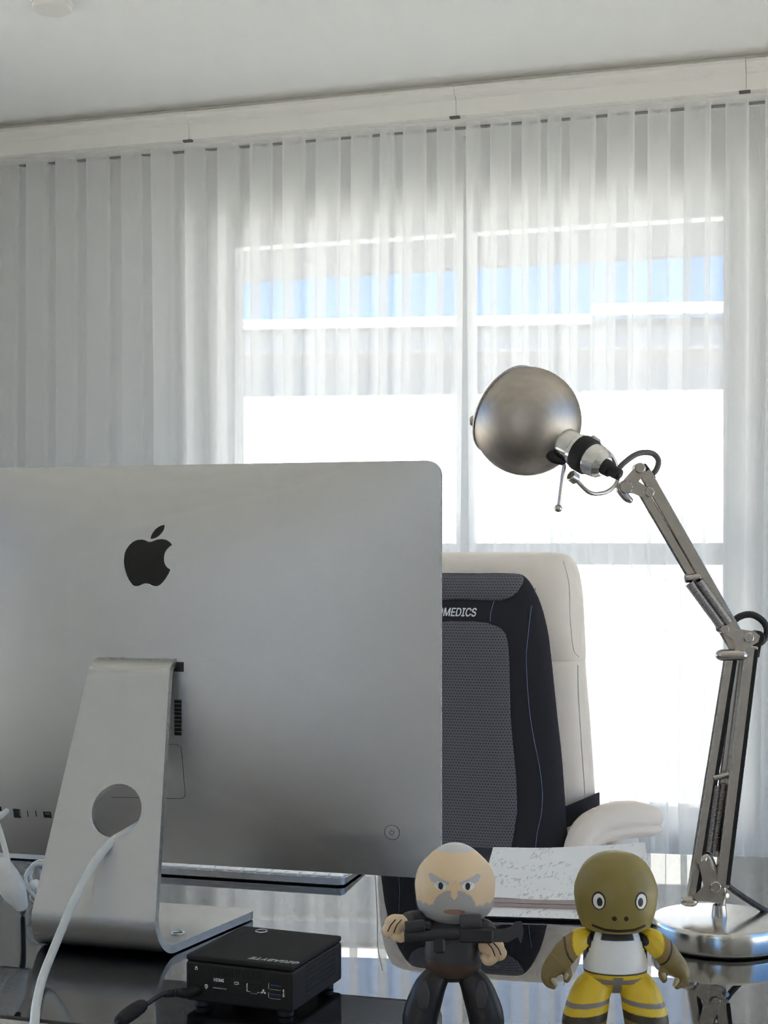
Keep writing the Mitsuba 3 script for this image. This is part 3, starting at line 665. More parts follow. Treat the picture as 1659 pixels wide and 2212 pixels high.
# lower arm: two channel bars
rp = lambda a, b: RGT
add(DL + '__lower_arm_bar', bar(L(1579, 1412, .004), L(1494, 1948, .004), .0118, .010, RGT), 'chrome_arm')
add(DL + '__lower_arm_bar', bar(L(1597, 1412, .010), L(1541, 1850, .010), .0080, .006, RGT), 'chrome_arm')
add(DL + '__lower_arm_bar', bar(L(1621, 1395, -.002), L(1558, 1915, -.002), .0135, .011, RGT), 'chrome_arm')
add(DL + '__arm_edge', bar(L(1632, 1402, -.0026), L(1570, 1910, -.0026), .0044, .0112, RGT), 'black_plastic')
add(DL + '__arm_edge', bar(L(1586, 1425, .0034), L(1503, 1944, .0034), .0044, .0104, RGT), 'black_plastic')
def bolt(px, py, r, key='bolt', dd=0.0, ln=.018, mat='chrome_arm'):
    add(DL + '__' + key, cyl(L(px, py, dd) + V * ln * .65, L(px, py, dd) - V * ln * .5, r), mat, smooth=30)
add(DL + '__end_cap', tube([L(1482, 1946), L(1495, 1947)], [.0058, .0058], 2, 16), 'chrome_arm', smooth=True)
bolt(1541, 1911, .0056)
# springs
def spring(p0, p1, R, turns, w=.0008):
    p0, p1 = np.asarray(p0), np.asarray(p1); d = p1 - p0; ln = np.linalg.norm(d); d /= ln
    a = np.cross(d, FWD); a /= np.linalg.norm(a); b = np.cross(d, a); t = np.linspace(0, 1, turns * 9 + 1)
    q = p0 + np.outer(t * ln, d) + R * (np.cos(2 * np.pi * turns * t)[:, None] * a + np.sin(2 * np.pi * turns * t)[:, None] * b)
    return tube(q, w, 1, 5, round_caps=False)
add(DL + '__spring', spring(L(1548, 1697, .002), L(1529, 1840, .002), .0041, 46), 'spring_steel', smooth=True)
add(DL + '__spring', spring(L(1562, 1694, .004), L(1541, 1838, .004), .0041, 46), 'spring_steel', smooth=True)
add(DL + '__spring_link', tube([L(1529, 1838, .002), L(1523, 1852, .001), L(1521, 1862, .001)], .0009, 6, 8), 'spring_steel', smooth=True)
add(DL + '__spring_link', tube([L(1541, 1837, .004), L(1537, 1852, .002), L(1533, 1860, .002)], .0009, 6, 8), 'spring_steel', smooth=True)
add(DL + '__spring_bar', cyl(L(1540, 1681), L(1576, 1672), .0034), 'chrome_arm', smooth=30)
# elbow
add(DL + '__elbow_bracket', plate([(1553, 1352), (1566, 1348), (1592, 1360), (1630, 1366), (1640, 1374), (1636, 1386), (1612, 1400), (1602, 1416), (1582, 1418), (1592, 1396), (1586, 1380), (1560, 1364)], .010, -.004), 'chrome_arm', smooth=30)
bolt(1560, 1358, .0050); bolt(1612, 1376, .0055); bolt(1634, 1377, .0075, 'pivot_cap', .004, .012, 'black_plastic')
add(DL + '__elbow_pin', tube([L(1558, 1415, -.006), L(1602, 1414, -.006)], [.0060, .0060], 2, 18), 'chrome_arm', smooth=True)
add(DL + '__cable_sleeve', bar(L(1634, 1385, .003), L(1628, 1418, .003), .009, .012, RGT), 'black_plastic')
add(DL + '__cable_sleeve', bar(L(1570, 1328, .003), L(1588, 1358, .003), .008, .012, RGT), 'black_plastic')
add(DL + '__cable_sleeve', bar(L(1562, 1874, .002), L(1557, 1905, .002), .007, .012, RGT), 'black_plastic')
# upper arm
add(DL + '__upper_arm_bar', bar(L(1381, 1052, .002), L(1586, 1402, .002), .0088, .010, RGT), 'chrome_arm')
add(DL + '__upper_arm_bar', bar(L(1392, 1020, -.002), L(1588, 1366, -.002), .0120, .011, RGT), 'chrome_arm')
add(DL + '__arm_slot', bar(L(1400, 1055, .001), L(1588, 1378, .001), .0022, .009, RGT), 'slot_black')
add(DL + '__spring_bar', cyl(L(1480, 1250, -.006), L(1512, 1247, -.006), .0046), 'chrome_arm', smooth=30)
add(DL + '__spring', spring(L(1490, 1260, -.010), L(1558, 1352, -.010), .0044, 40, .00095), 'spring_steel', smooth=True)
add(DL + '__spring', spring(L(1510, 1256, -.010), L(1574, 1346, -.010), .0044, 40, .00095), 'spring_steel', smooth=True)
# head joint
add(DL + '__head_bracket', plate([(1332, 1050), (1345, 1042), (1372, 1012), (1384, 1004), (1394, 1010), (1392, 1024), (1376, 1040), (1400, 1056), (1404, 1070), (1392, 1074), (1368, 1064), (1345, 1062)], .012, -.002), 'chrome_arm', smooth=30)
bolt(1379, 1012, .0055); bolt(1349, 1053, .0072, 'pivot_knob'); bolt(1399, 1064, .0050)
add(DL + '__wing_screw', tube([L(1340, 1056, -.006), L(1352, 1074, -.006), L(1360, 1080, -.006)], [.005, .0042, .0035], 4, 14), 'chrome_arm', smooth=True)
add(DL + '__cable_sleeve', bar(L(1386, 1006, .006), L(1409, 1037, .006), .008, .010, RGT), 'black_plastic')
# shade: a deep chrome bowl, its mouth turned away to the upper left
R = .0572
ax = .655 * RGT + np.array([0, 0, -.465]) + .595 * V; ax /= np.linalg.norm(ax)
sc = L(1138, 910)
ths = np.linspace(.02, math.radians(118), 60)
ring = [(R * math.sin(t), R * math.cos(t)) for t in ths]
rl = ring[-1]; inner = [((R - .0012) * math.sin(t), (R - .0012) * math.cos(t)) for t in ths[::-1]]
prof_ = [(1e-5, R)] + ring + [(rl[0] + .0012, rl[1] - .0006), (rl[0] + .001, rl[1] - .0022), (rl[0] - .0012, rl[1] - .0016)] + inner + [(1e-5, R - .0012)]
add(DL + '__shade', align(lathe(prof_, 96), sc, ax), 'chrome', smooth=45, label='round polished metal shade')
bulb = lathe([(0, -.012), (.012, -.010), (.02, .0), (.02, .012), (.012, .026), (.011, .045), (0, .045)], 32)
add(DL + '__bulb', align(bulb, sc, ax), 'white_plastic', smooth=True)
P_ = lambda k: sc + ax * R * k
add(DL + '__socket_collar', align(lathe([(0, 0), (.0162, 0), (.0165, .003), (.0158, .0165), (.0172, .018), (.0172, .025), (0, .025)], 40), P_(.93), ax), 'chrome_bright', smooth=30)
add(DL + '__socket_ring', align(lathe([(0, 0), (.0185, 0), (.019, .002), (.019, .013), (.018, .015), (0, .015)], 40), P_(1.33), ax), 'black_plastic', smooth=30)
add(DL + '__socket_cup', align(lathe([(0, 0), (.0165, 0), (.0168, .004), (.0150, .015), (.010, .021), (0, .021)], 40), P_(1.58), ax), 'chrome_bright', smooth=30)
add(DL + '__cord_grip', align(lathe([(0, 0), (.0085, 0), (.0080, .008), (.0062, .010), (.0058, .020), (.003, .022), (0, .022)], 28), P_(1.92), ax), 'black_plastic', smooth=30)
add(DL + '__socket_lug', tube([P_(1.1) - RGT * .017 + [0, 0, .004], P_(1.02) - RGT * .020 + [0, 0, -.001], P_(1.1) - RGT * .019 + [0, 0, -.011], P_(1.2) - RGT * .012 + [0, 0, -.014]], [.004, .0055, .005, .003], 5, 12), 'black_plastic', smooth=True)
sidev = np.cross(ax, V); sidev /= np.linalg.norm(sidev)
yk = [L(1284, 955, -.02), L(1308, 972, -.02), L(1326, 993, -.016), L(1332, 1015, -.012), L(1333, 1040, -.006), L(1318, 1058, -.012), L(1296, 1066, -.018), L(1272, 1063, -.024), L(1244, 1036, -.026)]
add(DL + '__yoke', tube(yk, .0021, 8, 12), 'chrome_arm', smooth=True, label='bent wire yoke')
add(DL + '__yoke_nut', cyl(L(1276, 950, -.022), L(1290, 960, -.018), .0058), 'chrome_arm', smooth=30)
add(DL + '__yoke_nut', cyl(L(1232, 1026, -.028), L(1245, 1036, -.024), .0058), 'chrome_arm', smooth=30)
add(DL + '__switch_rod', tube([L(1219, 1006, -.045), L(1213, 1045, -.045), L(1207, 1092, -.045)], .0019, 4, 12), 'chrome_arm', smooth=True)
add(DL + '__switch_knob', trimesh.creation.icosphere(3, .0039).apply_translation(L(1206, 1098, -.045)), 'chrome_arm', smooth=True)
add(DL + '__shade_clip', align(lathe([(0, 0), (.006, 0), (.004, .003), (0, .0035)], 20), sc + (-RGT * .995 + V * .05) * R, -RGT), 'chrome_arm', smooth=30)
cab = [P_(2.26), L(1330, 1022, -.02), L(1348, 1000, -.012), L(1378, 980, -.004), L(1408, 979, .004), L(1422, 994, .006), L(1418, 1014, .007), L(1404, 1030, .007)]
add(DL + '__cord', tube(cab, .0029, 8, 12), 'dark_grey', smooth=True, label='grey cord loop at the head')
cab = [L(1578, 1346, .004), L(1600, 1331, .004), L(1625, 1328, .004), L(1648, 1342, .005), L(1657, 1362, .005), L(1650, 1382, .005), L(1636, 1392, .004)]
add(DL + '__cord', tube(cab, .0036, 8, 12), 'black_rubber', smooth=True, label='black cord loop at the elbow')
cab = [L(1562, 1893, .004), L(1572, 1912, .006), L(1600, 1934, .015), L(1659, 1970, .03), W(1720, 1996, 1.635), dp(1800, 2000) + [0, 0, .005], dp(1880, 1960) + [0, 0, .005]]
add(DL + '__cord', tube(cab, .0032, 10, 12), 'black_rubber', smooth=True, label='black cord running off to the right')
tag(DL, 'chrome jointed desk lamp with round shade, standing on the right of the desk', 'lamp')

# ------------------------------------------------------------------ office chair with a massage cushion
H = Frame(C((1033 - IW / 2) / FPX * 2.86, 2.86, 0), -16.9)
HC_ = Frame(H([0, .016, 0]), -16.9)     # local x right, y away; back of the chair at y ~ 0
CH = 'office_chair'
def slab(zs, halfs, yc, depth, n=3.2, taper=None, sides=48):
    """upholstered slab: superellipse sections stacked in z; yc, depth per level"""
    V = []; a = np.linspace(0, 2 * np.pi, sides, endpoint=False)
    for z, h, y, d in zip(zs, halfs, yc, depth):
        c, s = np.cos(a), np.sin(a)
        V.append(np.column_stack([h * np.sign(c) * np.abs(c) ** (2 / n), y + d / 2 * np.sign(s) * np.abs(s) ** (2 / 2.4), np.full(sides, z)]))
    V = np.vstack(V); m = len(zs); f = []
    j = np.arange(sides); k = (j + 1) % sides
    for i in range(m - 1):
        f += [np.column_stack([i * sides + j, i * sides + k, (i + 1) * sides + k]), np.column_stack([i * sides + j, (i + 1) * sides + k, (i + 1) * sides + j])]
    V = np.vstack([V, V[:sides].mean(0), V[-sides:].mean(0)])
    f += [np.column_stack([np.full(sides, len(V) - 2), k, j]), np.column_stack([np.full(sides, len(V) - 1), (m - 1) * sides + j, (m - 1) * sides + k])]
    return trimesh.Trimesh(V, np.vstack(f), process=False)
hz = lambda py, d=2.86: z_at(py, d)
def prof_h(pairs, n=26):
    z = np.array([p[0] for p in pairs]); return z, np.array([p[1:] for p in pairs])
def sl(pairs, n=30, **kw):
    p = np.array(pairs, float); t = np.linspace(0, len(p) - 1, n); q = spline(p, 8)
    return slab(q[:, 0], q[:, 1], q[:, 2], q[:, 3], **kw)
# pairs: height, half width, centre y, depth
head = sl([(hz(1422), .200, .0, .10), (hz(1418), .205, .0, .125), (hz(1360), .203, .0, .15), (hz(1290), .199, .004, .15), (hz(1240), .192, .008, .14), (hz(1212), .182, .010, .12), (hz(1200), .170, .012, .09), (hz(1194), .150, .013, .05), (hz(1193), .10, .013, .02)], n=40, sides=64)
head = trimesh.Trimesh(head.vertices, head.faces)
add(CH + '__headrest', HC_.mesh(head), 'cream_leather', smooth=40, label='cream leather headrest cushion')
low = sl([(.44, .20, -.02, .10), (.47, .232, -.02, .14), (.60, .232, -.01, .16), (hz(1700), .222, .0, .15), (hz(1560), .214, .0, .14), (hz(1450), .206, .0, .135), (hz(1424), .2045, .0, .12), (hz(1420), .20, .0, .10)], n=40, sides=64)
add(CH + '__backrest', HC_.mesh(low), 'cream_leather', smooth=40, label='cream leather back')
for s in (-1, 1):
    q = [(s * .176, -.072, hz(1212)), (s * .186, -.070, hz(1260)), (s * .188, -.069, hz(1330)), (s * .193, -.062, hz(1395)), (s * .2, -.045, hz(1412))]
    add(CH + '__seam', tube(HC_(np.array(q)), .0007, 8, 6), 'seam', smooth=True)
    add(CH + '__seam', tube(HC_(np.array([(s * .198, -.045, hz(1430)), (s * .202, -.058, hz(1500)), (s * .209, -.058, hz(1620)), (s * .217, -.06, hz(1740))])), .0009, 8, 6), 'seam', smooth=True)
# seat, gas lift, star base with castors
seat = rbox(.50, .46, .10, .045, 3, (0, -.24, .45)); add(CH + '__seat', HC_.mesh(seat), 'cream_leather', smooth=40)
add(CH + '__gas_lift', cyl(HC_([0, -.24, .10]), HC_([0, -.24, .40]), .03), 'black_plastic', smooth=30)
for k in range(5):
    a = k * 2 * math.pi / 5 + .3; e = np.array([.28 * math.cos(a), -.24 + .28 * math.sin(a), .07])
    add(CH + '__base_leg', tube([HC_([0, -.24, .105]), HC_(e)], [.028, .018], 4, 12), 'steel_grey', smooth=True)
    add(CH + '__castor', cyl(HC_(e + [-.012, 0, -.043]), HC_(e + [.012, 0, -.043]), .027), 'black_plastic', smooth=30)
# arm rests: padded, flaring outwards
def armrest(s):
    pts = [(1236, 1868, 2.66), (1250, 1822, 2.67), (1274, 1790, 2.69), (1316, 1773, 2.71), (1360, 1767, 2.73), (1398, 1768, 2.75)]
    P = np.array([H.inv(W(*p)) for p in pts]); P[:, 0] = np.abs(P[:, 0]) * s
    upv = np.array([0, 0, 1.0])
    pad = tube(H(P + [0, 0, .003]), [.022, .026, .031, .035, .036, .030], 8, 32, up=H.R @ np.array([0, 0, 1.0]), flat=.80)
    low = tube(H(P + [0, 0, -.017]), [.021, .025, .030, .034, .0345, .029], 8, 32, up=H.R @ np.array([0, 0, 1.0]), flat=.55)
    k = add(CH + '__armrest', pad, 'cream_leather', smooth=True)
    add(k + '__piping', low, 'cream_leather', smooth=True)
    Q = P[[4, 3, 1]]
    st = [P[3] + [0, .03, -.02], P[3] + [0, .03, -.10], np.array([s * .24, -.2, .46]), np.array([s * .15, -.22, .42])]
    add(CH + '__arm_support', tube(HC_(np.array(st)), .014, 8, 14), 'cream_leather', smooth=True)
armrest(1); armrest(-1)
tag(CH, 'cream leather high-backed office chair behind the desk', 'chair')

# massage cushion strapped to the chair back
MC = 'massage_cushion'
yc = lambda z: np.interp(z, [.45, .70, .95, 1.12], [-.118, -.108, -.104, -.092])
outl = [(1100, 1239.5), (1122, 1241), (1139, 1254), (1157, 1284), (1171, 1320), (1183, 1370), (1190, 1420), (1203, 1540), (1214, 1640), (1223, 1760), (1226, 1835)]
dpt = [.006, .02, .036, .05, .058, .062, .064, .066, .07, .072, .072]
pairs = [(.49, .150, yc(.5), .05), (.52, .172, yc(.5), .07)]
for (px, py), dd in list(zip(outl, dpt))[::-1]:
    hx2, hz2 = H.hit(px, py, -.105); pairs.append((hz2, hx2, float(yc(hz2)), dd))
pairs.append((pairs[-1][0] + .0006, pairs[-1][1] * .6, pairs[-1][2], .003))
add(MC + '__body', H.mesh(sl(pairs, n=50, sides=64, )), 'black_fabric', smooth=40, label='black fabric body')
def cpx(px, py): return H.hit(px, py, -.142)
qp = np.array(pairs); 
def face_y(x, z):
    h = np.interp(z, qp[:, 0], qp[:, 1]); d = np.interp(z, qp[:, 0], qp[:, 3]); y = np.interp(z, qp[:, 0], qp[:, 2])
    k = np.clip(np.abs(x) / np.maximum(h, 1e-6), 0, 1) ** 3.2
    return y - d / 2 * (1 - k) ** (1 / 2.4)
def patch(pl, key, mat, lift=.003, dome=.0, size=.006, **kw):
    v, f = shell(pl, size)
    edge = shapely.distance(pl.boundary, shapely.points(v[:, 0], v[:, 1]))
    y = face_y(v[:, 0], v[:, 1]) - np.where(v[:, 2] > .5, lift + dome * (1 - np.exp(-edge / .012)), -.004)
    m = trimesh.Trimesh(np.column_stack([v[:, 0], y, v[:, 1]]), f)
    return add(MC + '__' + key, H.mesh(m), mat, smooth=40, **kw)
def mirror(pts):                                   # right half outline in photo pixels -> symmetric polygon
    q = [cpx(*p) for p in pts]; q = [(max(a, .0), b) for a, b in q]
    return Polygon([(a, b) for a, b in q] + [(-a, b) for a, b in q[::-1]]).buffer(.0005)
cmid = 829.5 + 3200 * 0
xm = 994
patch(mirror([(xm + 5, 1240), (1060, 1239), (1100, 1240), (1116, 1243), (1122, 1251), (1119, 1263), (1110, 1280), (1096, 1291), (1078, 1297), (1050, 1297), (xm + 5, 1295)]), 'head_panel', 'mesh_fabric', .003, .008, label='grey mesh head panel')
patch(mirror([(xm + 5, 1343), (1020, 1343), (1050, 1347), (1076, 1357), (1089, 1370), (1095, 1395), (1098, 1440), (1101, 1550), (1110, 1640), (1114, 1680), (1117, 1750), (1110, 1800), (1104, 1835), (1098, 1900), (xm + 5, 1900)]), 'back_panel', 'mesh_fabric', .003, .006, label='large grey mesh back panel')
def thread(pts, key='stitching', w=.0007):
    for s in (1, -1):
        q = []
        for p in pts:
            x, z = cpx(*p); q.append((s * abs(x), face_y(x, z) - .0006, z))
        add(MC + '__' + key, tube(H(np.array(q)), w, 8, 6), 'blue_thread', smooth=True)
thread([(1146, 1272), (1141, 1320), (1137, 1370), (1134, 1415), (1136, 1470), (1142, 1540), (1152, 1600), (1164, 1660), (1170, 1715), (1168, 1760), (1160, 1800), (1156, 1840)])
thread([(1062, 1299), (1056, 1325), (1055, 1343)])
lx, lz = cpx(991, 1328)
for kk in (1,):
    t = meshkit.text_mesh('HOMEDICS', .0148, .0008, bold=True); v = t.vertices.copy(); v[:, 0] = v[:, 0] * .78 + .18 * v[:, 1]; v[:, 0] += .0275 + lx - v[:, 0].max() + .003
    z = lz + v[:, 1] - .003
    t.vertices = H(np.column_stack([v[:, 0], face_y(v[:, 0], z) - .0006 - v[:, 2], z]))
    add(MC + '__lettering', t, 'print_white', label='white brand lettering')
st = []
for s in (1, -1):
    q = np.array([(s * .150, -.085, hz(1764, 2.8)), (s * .185, -.070, hz(1748, 2.8)), (s * .212, -.050, hz(1736, 2.8)), (s * .2270, -.010, hz(1728, 2.82)), (s * .2290, .03, hz(1726, 2.85))])
    q = spline(q, 6); hgt = .022
    a, b = q.copy(), q.copy(); a[:, 2] -= hgt; b[:, 2] += hgt * .8
    o = np.array([s * .0015, -.003, 0]); vv = np.vstack([a, b, a + o, b + o]); n = len(q); F = grid_faces(2, n)
    F = np.vstack([F, F[:, ::-1] + 2 * n]); e = np.concatenate([np.arange(n), np.arange(2 * n - 1, n - 1, -1)]); e2 = np.roll(e, -1)
    F = np.vstack([F, np.column_stack([e, e2, e2 + 2 * n]), np.column_stack([e, e2 + 2 * n, e + 2 * n])])
    m = trimesh.Trimesh(vv, F); add(MC + '__strap', H.mesh(m), 'strap_black', smooth=40, label='black strap around the chair back')
tag(MC, 'black and grey massage cushion strapped to the front of the office chair', 'massage cushion')

# ------------------------------------------------------------------ two vinyl toy figures
def paint(m, fn):
    """vertex colours from a function of the local coordinates"""
    return fn(m.vertices[:, 0], m.vertices[:, 1], m.vertices[:, 2])
def toy_head(hw, hh, hd, outline, n=150, k=96):
    """rounded helmet-like head, flat underneath: local z from 0 to hh"""
    prof = spline(outline, 10)
    prof = prof[np.concatenate([[True], np.linalg.norm(np.diff(prof, axis=0), axis=1) > 1e-6])]
    tt = np.concatenate([[0], np.cumsum(np.linalg.norm(np.diff(prof, axis=0), axis=1))]); s = np.linspace(0, tt[-1], n)
    r, z = np.maximum(np.interp(s, tt, prof[:, 0]), 1e-4), np.interp(s, tt, prof[:, 1])
    a = np.linspace(0, 2 * np.pi, k * 2, endpoint=False)
    V = np.stack([hw * r[:, None] * np.cos(a), hd * r[:, None] * np.sin(a), hh * z[:, None] + 0 * a], -1).reshape(-1, 3)
    f = []; j = np.arange(2 * k); kk = (j + 1) % (2 * k)
    for i in range(n - 1):
        f += [np.column_stack([i * 2 * k + j, i * 2 * k + kk, (i + 1) * 2 * k + kk]), np.column_stack([i * 2 * k + j, (i + 1) * 2 * k + kk, (i + 1) * 2 * k + j])]
    return trimesh.Trimesh(V, np.vstack(f), process=False), (lambda zz: np.interp(zz, hh * z, hw * r))
def lerp3(a, b, t): return np.asarray(a) * (1 - t[:, None]) + np.asarray(b) * t[:, None]
def sstep(a, b, x): t = np.clip((x - a) / (b - a), 0, 1); return t * t * (3 - 2 * t)

class Toy:
    """parts laid out in the plane of the photograph: T(px, py, toward camera in metres)"""
    def __init__(s, key, d, phi=0):
        s.key, s.d = key, d
    def p(s, px, py, t=0.0): return W(px, py, s.d - t)
    def head(s, cx, top, bot, hw_px, color):
        k = s.d / FPX; s.hw = hw_px * k; s.hh = (bot - top) * k; s.hd = s.hw * .96
        s.F = Frame(W(cx, bot, s.d), s.turn)
        m, s.rad = toy_head(s.hw, s.hh, s.hd, s.outline)
        s.hm = m; col = color(*m.vertices.T)
        add(s.key + '__head', s.F.mesh(m), 'painted', smooth=True, color=col)
    def on_head(s, x, z, lift=0.0):
        r = s.rad(z); x = np.clip(x, -.98 * r, .98 * r)
        y = -(s.hd / s.hw) * np.sqrt(np.maximum(r * r - x * x, 0)) - lift
        return np.stack([x, y, np.broadcast_to(z, np.shape(x))], -1)
    def decal(s, poly, key, mat, lift=.0004, **kw):
        """thin painted piece lying on the head; poly in units of the head's half width and height"""
        pl = affinity.scale(poly, s.hw, s.hh, origin=(0, 0)); v, f = shell(pl, .0016)
        q = s.on_head(v[:, 0], v[:, 1]); q[:, 1] -= np.where(v[:, 2] > .5, lift, -.0008)
        mm = trimesh.Trimesh(q, f)
        return add(s.key + '__' + key, s.F.mesh(mm), mat, smooth=35, **kw)

def ell(x, z, a, b, rot=0): return affinity.rotate(affinity.scale(Point(x, z).buffer(1, 24), a, b, origin=(x, z)), rot)

# --- first: bald bearded figure in black with a long black gadget
t1 = Toy('vinyl_figure', 1.24); t1.turn = -4
t1.outline = [(0, 0), (.5, 0), (.62, .02), (.78, .06), (.864, .106), (.93, .17), (.967, .26), (1, .47), (.943, .627), (.85, .715), (.746, .78), (.5, .9), (.25, .975), (0, 1)]
def col1(x, y, z):
    c = np.tile([0.80, 0.60, 0.385], (len(x), 1)); h = z / t1.hh; xn = x / t1.hw
    c = lerp3(c.T.T, [0.50, 0.33, 0.17], 0.6 * sstep(.55, .3, h) * sstep(.25, .8, np.abs(xn))) if False else c * (1 - .0 * h[:, None])
    grey = np.array([0.44, 0.43, 0.42]); w = .035 * np.sin(xn * 38) * .4
    beard = sstep(.285, .265, h + w)
    lobe = ((xn / .52) ** 2 + ((h - .24) / .25) ** 2 < 1) & (y < 0)
    k = np.maximum(beard, lobe * 1.0); c = c * (1 - k[:, None]) + grey * k[:, None]
    st = sstep(.90, .925, h); c = c * (1 - st[:, None]) + np.array([.62, .62, .60]) * st[:, None]
    return c
t1.head(983, 1820, 1985, 86.5, col1)
for s in (-1, 1):
    t1.decal(Polygon([(s * .14, .575), (s * .30, .60), (s * .56, .66), (s * .62, .645), (s * .58, .60), (s * .34, .545)]).buffer(.015), 'eyebrow', 'grey_hair')
    e = t1.decal(ell(s * .345, .535, .15, .052), 'eye', 'toy_white')
    t1.decal(ell(s * .33, .535, .06, .045), 'eye__pupil' if False else 'pupil', 'toy_black', .0007)
t1.decal(Polygon([(-.05, .60), (.05, .60), (.075, .42), (0, .375), (-.075, .42)]).buffer(.01), 'nose', 'skin', .0016)
t1.decal(ell(0, .205, .26, .035), 'mouth', 'lip', .0006)
def limb(t, pts, rad, key, mat, sides=26, flat=1.0, **kw):
    m = tube([t.p(*q) for q in pts], np.array(rad) * t.d / FPX, 10, sides, flat=flat, up=RGT); return add(t.key + '__' + key, m, mat, smooth=True, **kw)
def body(t, rows, key, matfn, yd=.8, cx=0):
    """egg-shaped torso: rows of (py, half width in px)"""
    q = spline([(a, b) for a, b in rows], 12); a = np.linspace(0, 2 * np.pi, 96, endpoint=False); V = []
    for py, h in q:
        h = max(h, .05) * t.d / FPX; c = W(cx, py, t.d)
        V.append(c + h * np.cos(a)[:, None] * t.F.R[:, 0] + h * yd * np.sin(a)[:, None] * t.F.R[:, 1])
    V = np.vstack(V); k = 96; f = []; j = np.arange(k); kk = (j + 1) % k
    for i in range(len(q) - 1):
        f += [np.column_stack([i * k + j, (i + 1) * k + kk, i * k + kk]), np.column_stack([i * k + j, (i + 1) * k + j, (i + 1) * k + kk])]
    m = trimesh.Trimesh(V, np.vstack(f), process=False)
    if callable(matfn):
        u = (V - W(cx, 0, t.d)) @ t.F.R[:, 0] * FPX / t.d; py = HORIZON - (V[:, 2] - EYE[2]) * FPX / t.d
        return add(t.key + '__' + key, m, 'painted', smooth=True, color=matfn(u, py, (V - W(cx, 0, t.d)) @ FWD))
    return add(t.key + '__' + key, m, matfn, smooth=True)
body(t1, [(1978, 20), (1980, 46), (1995, 56), (2030, 60), (2060, 63), (2076, 62)], 'torso', 'toy_charcoal', .8, 980)
body(t1, [(2066, 60), (2070, 61.5), (2085, 61), (2098, 57), (2102, 55)], 'belt', 'brown_belt', .82, 978)
body(t1, [(2092, 54), (2100, 52), (2108, 44), (2116, 28), (2119, 3)], 'hips', 'toy_black', .82, 978)
limb(t1, [(948, 2103, .004), (928, 2135, .006), (912, 2180, .006), (907, 2205, .006), (908, 2219, .006)], [26, 34, 38, 38, 36], 'leg', 'toy_black')
limb(t1, [(1012, 2103, .004), (1030, 2135, .006), (1046, 2180, .006), (1051, 2205, .006), (1050, 2219, .006)], [26, 34, 38, 38, 36], 'leg', 'toy_black')
for x, s in ((908, -1), (1050, 1)):
    add(t1.key + '__foot', rbox(.031, .040, .015, .007, 3).apply_translation(C((x - IW / 2) / FPX * 1.234, 1.234, DESK + .0076)), 'toy_black', smooth=True)
limb(t1, [(933, 1996, .0), (915, 1986, .006), (893, 1984, .012), (880, 1988, .018)], [17, 17, 17, 17], 'arm', 'toy_charcoal')
limb(t1, [(1032, 1998, .0), (1052, 2006, .002), (1058, 2025, .006), (1054, 2040, .012)], [17, 18, 18, 17], 'arm', 'toy_charcoal')
def fist(t, c, dirv, key='hand'):
    """closed mitten hand: rounded palm, folded finger block with creases, thumb"""
    px, py, tt = c; k = t.d / FPX
    m1 = tube([t.p(px + 10 * dirv, py - 8, tt), t.p(px - 6 * dirv, py - 3, tt + .001), t.p(px - 16 * dirv, py + 6, tt + .002)], np.array([19, 23, 17]) * k, 8, 28)
    kk = add(t.key + '__' + key, m1, 'skin', smooth=True)
    th = tube([t.p(px - 4 * dirv, py + 18, tt + .004), t.p(px + 8 * dirv, py + 22, tt + .004), t.p(px + 16 * dirv, py + 16, tt + .004)], np.array([11, 12, 9]) * k, 6, 20)
    add(kk + '__thumb', th, 'skin', smooth=True)
    for o in (0, 13):
        q = [t.p(px + (-20 + o) * dirv, py + 10 + o * .2, tt + .0165 - .0000), t.p(px + (-14 + o) * dirv, py - 3, tt + .0192), t.p(px + (-4 + o) * dirv, py - 15, tt + .0165)]
        add(kk + '__finger_crease', tube(q, .0005, 6, 6), 'line_brown', smooth=True)
fist(t1, (858, 2002, .020), 1); fist(t1, (1062, 2052, .014), -1)
# the gadget it holds across the chest
gd = 'toy_blaster'
g = lambda px, py, t=.036: t1.p(px, py, t)
add(gd + '__barrel', cyl(g(873, 2022), g(1000, 2016), .0050), 'toy_black', smooth=30)
add(gd + '__upper_barrel', cyl(g(875, 2004), g(918, 2000), .0052), 'toy_black', smooth=30)
add(gd + '__receiver', bar(g(990, 2018), g(1066, 2019), .0125, .011, np.array([0, 0, 1.0]), .002), 'toy_black', smooth=30)
add(gd + '__scope', cyl(g(993, 1992), g(1040, 1990), .0058), 'toy_charcoal', smooth=30)
add(gd + '__scope_mount', bar(g(1016, 1992), g(1016, 2012), .010, .006, RGT), 'toy_black')
stk = Polygon([(a, -b) for a, b in [(1036, 1992), (1046, 1992), (1056, 2002), (1074, 2008), (1092, 2007), (1105, 2002), (1113, 1992), (1126, 1991), (1130, 2012), (1125, 2036), (1119, 2022), (1098, 2034), (1060, 2034), (1040, 2030)]]).buffer(1.5)
m = extrude(stk, 1.0); m.vertices = np.array([g(a, -b, .031 + c * .007) for a, b, c in m.vertices])
add(gd + '__stock', m, 'toy_charcoal', smooth=30)
add(gd + '__grip', bar(g(948, 2020), g(950, 2058), .0095, .009, RGT, .002), 'toy_black')
add(gd + '__sight', bar(g(914, 1998), g(930, 2000), .005, .006, np.array([0, 0, 1.0])), 'toy_black')
tag('toy_blaster', 'black toy blaster held across the chest by the bearded figure', 'toy gadget')
tag(t1.key, 'bald grey-bearded vinyl toy figure in black, standing left of the papers', 'toy figure')
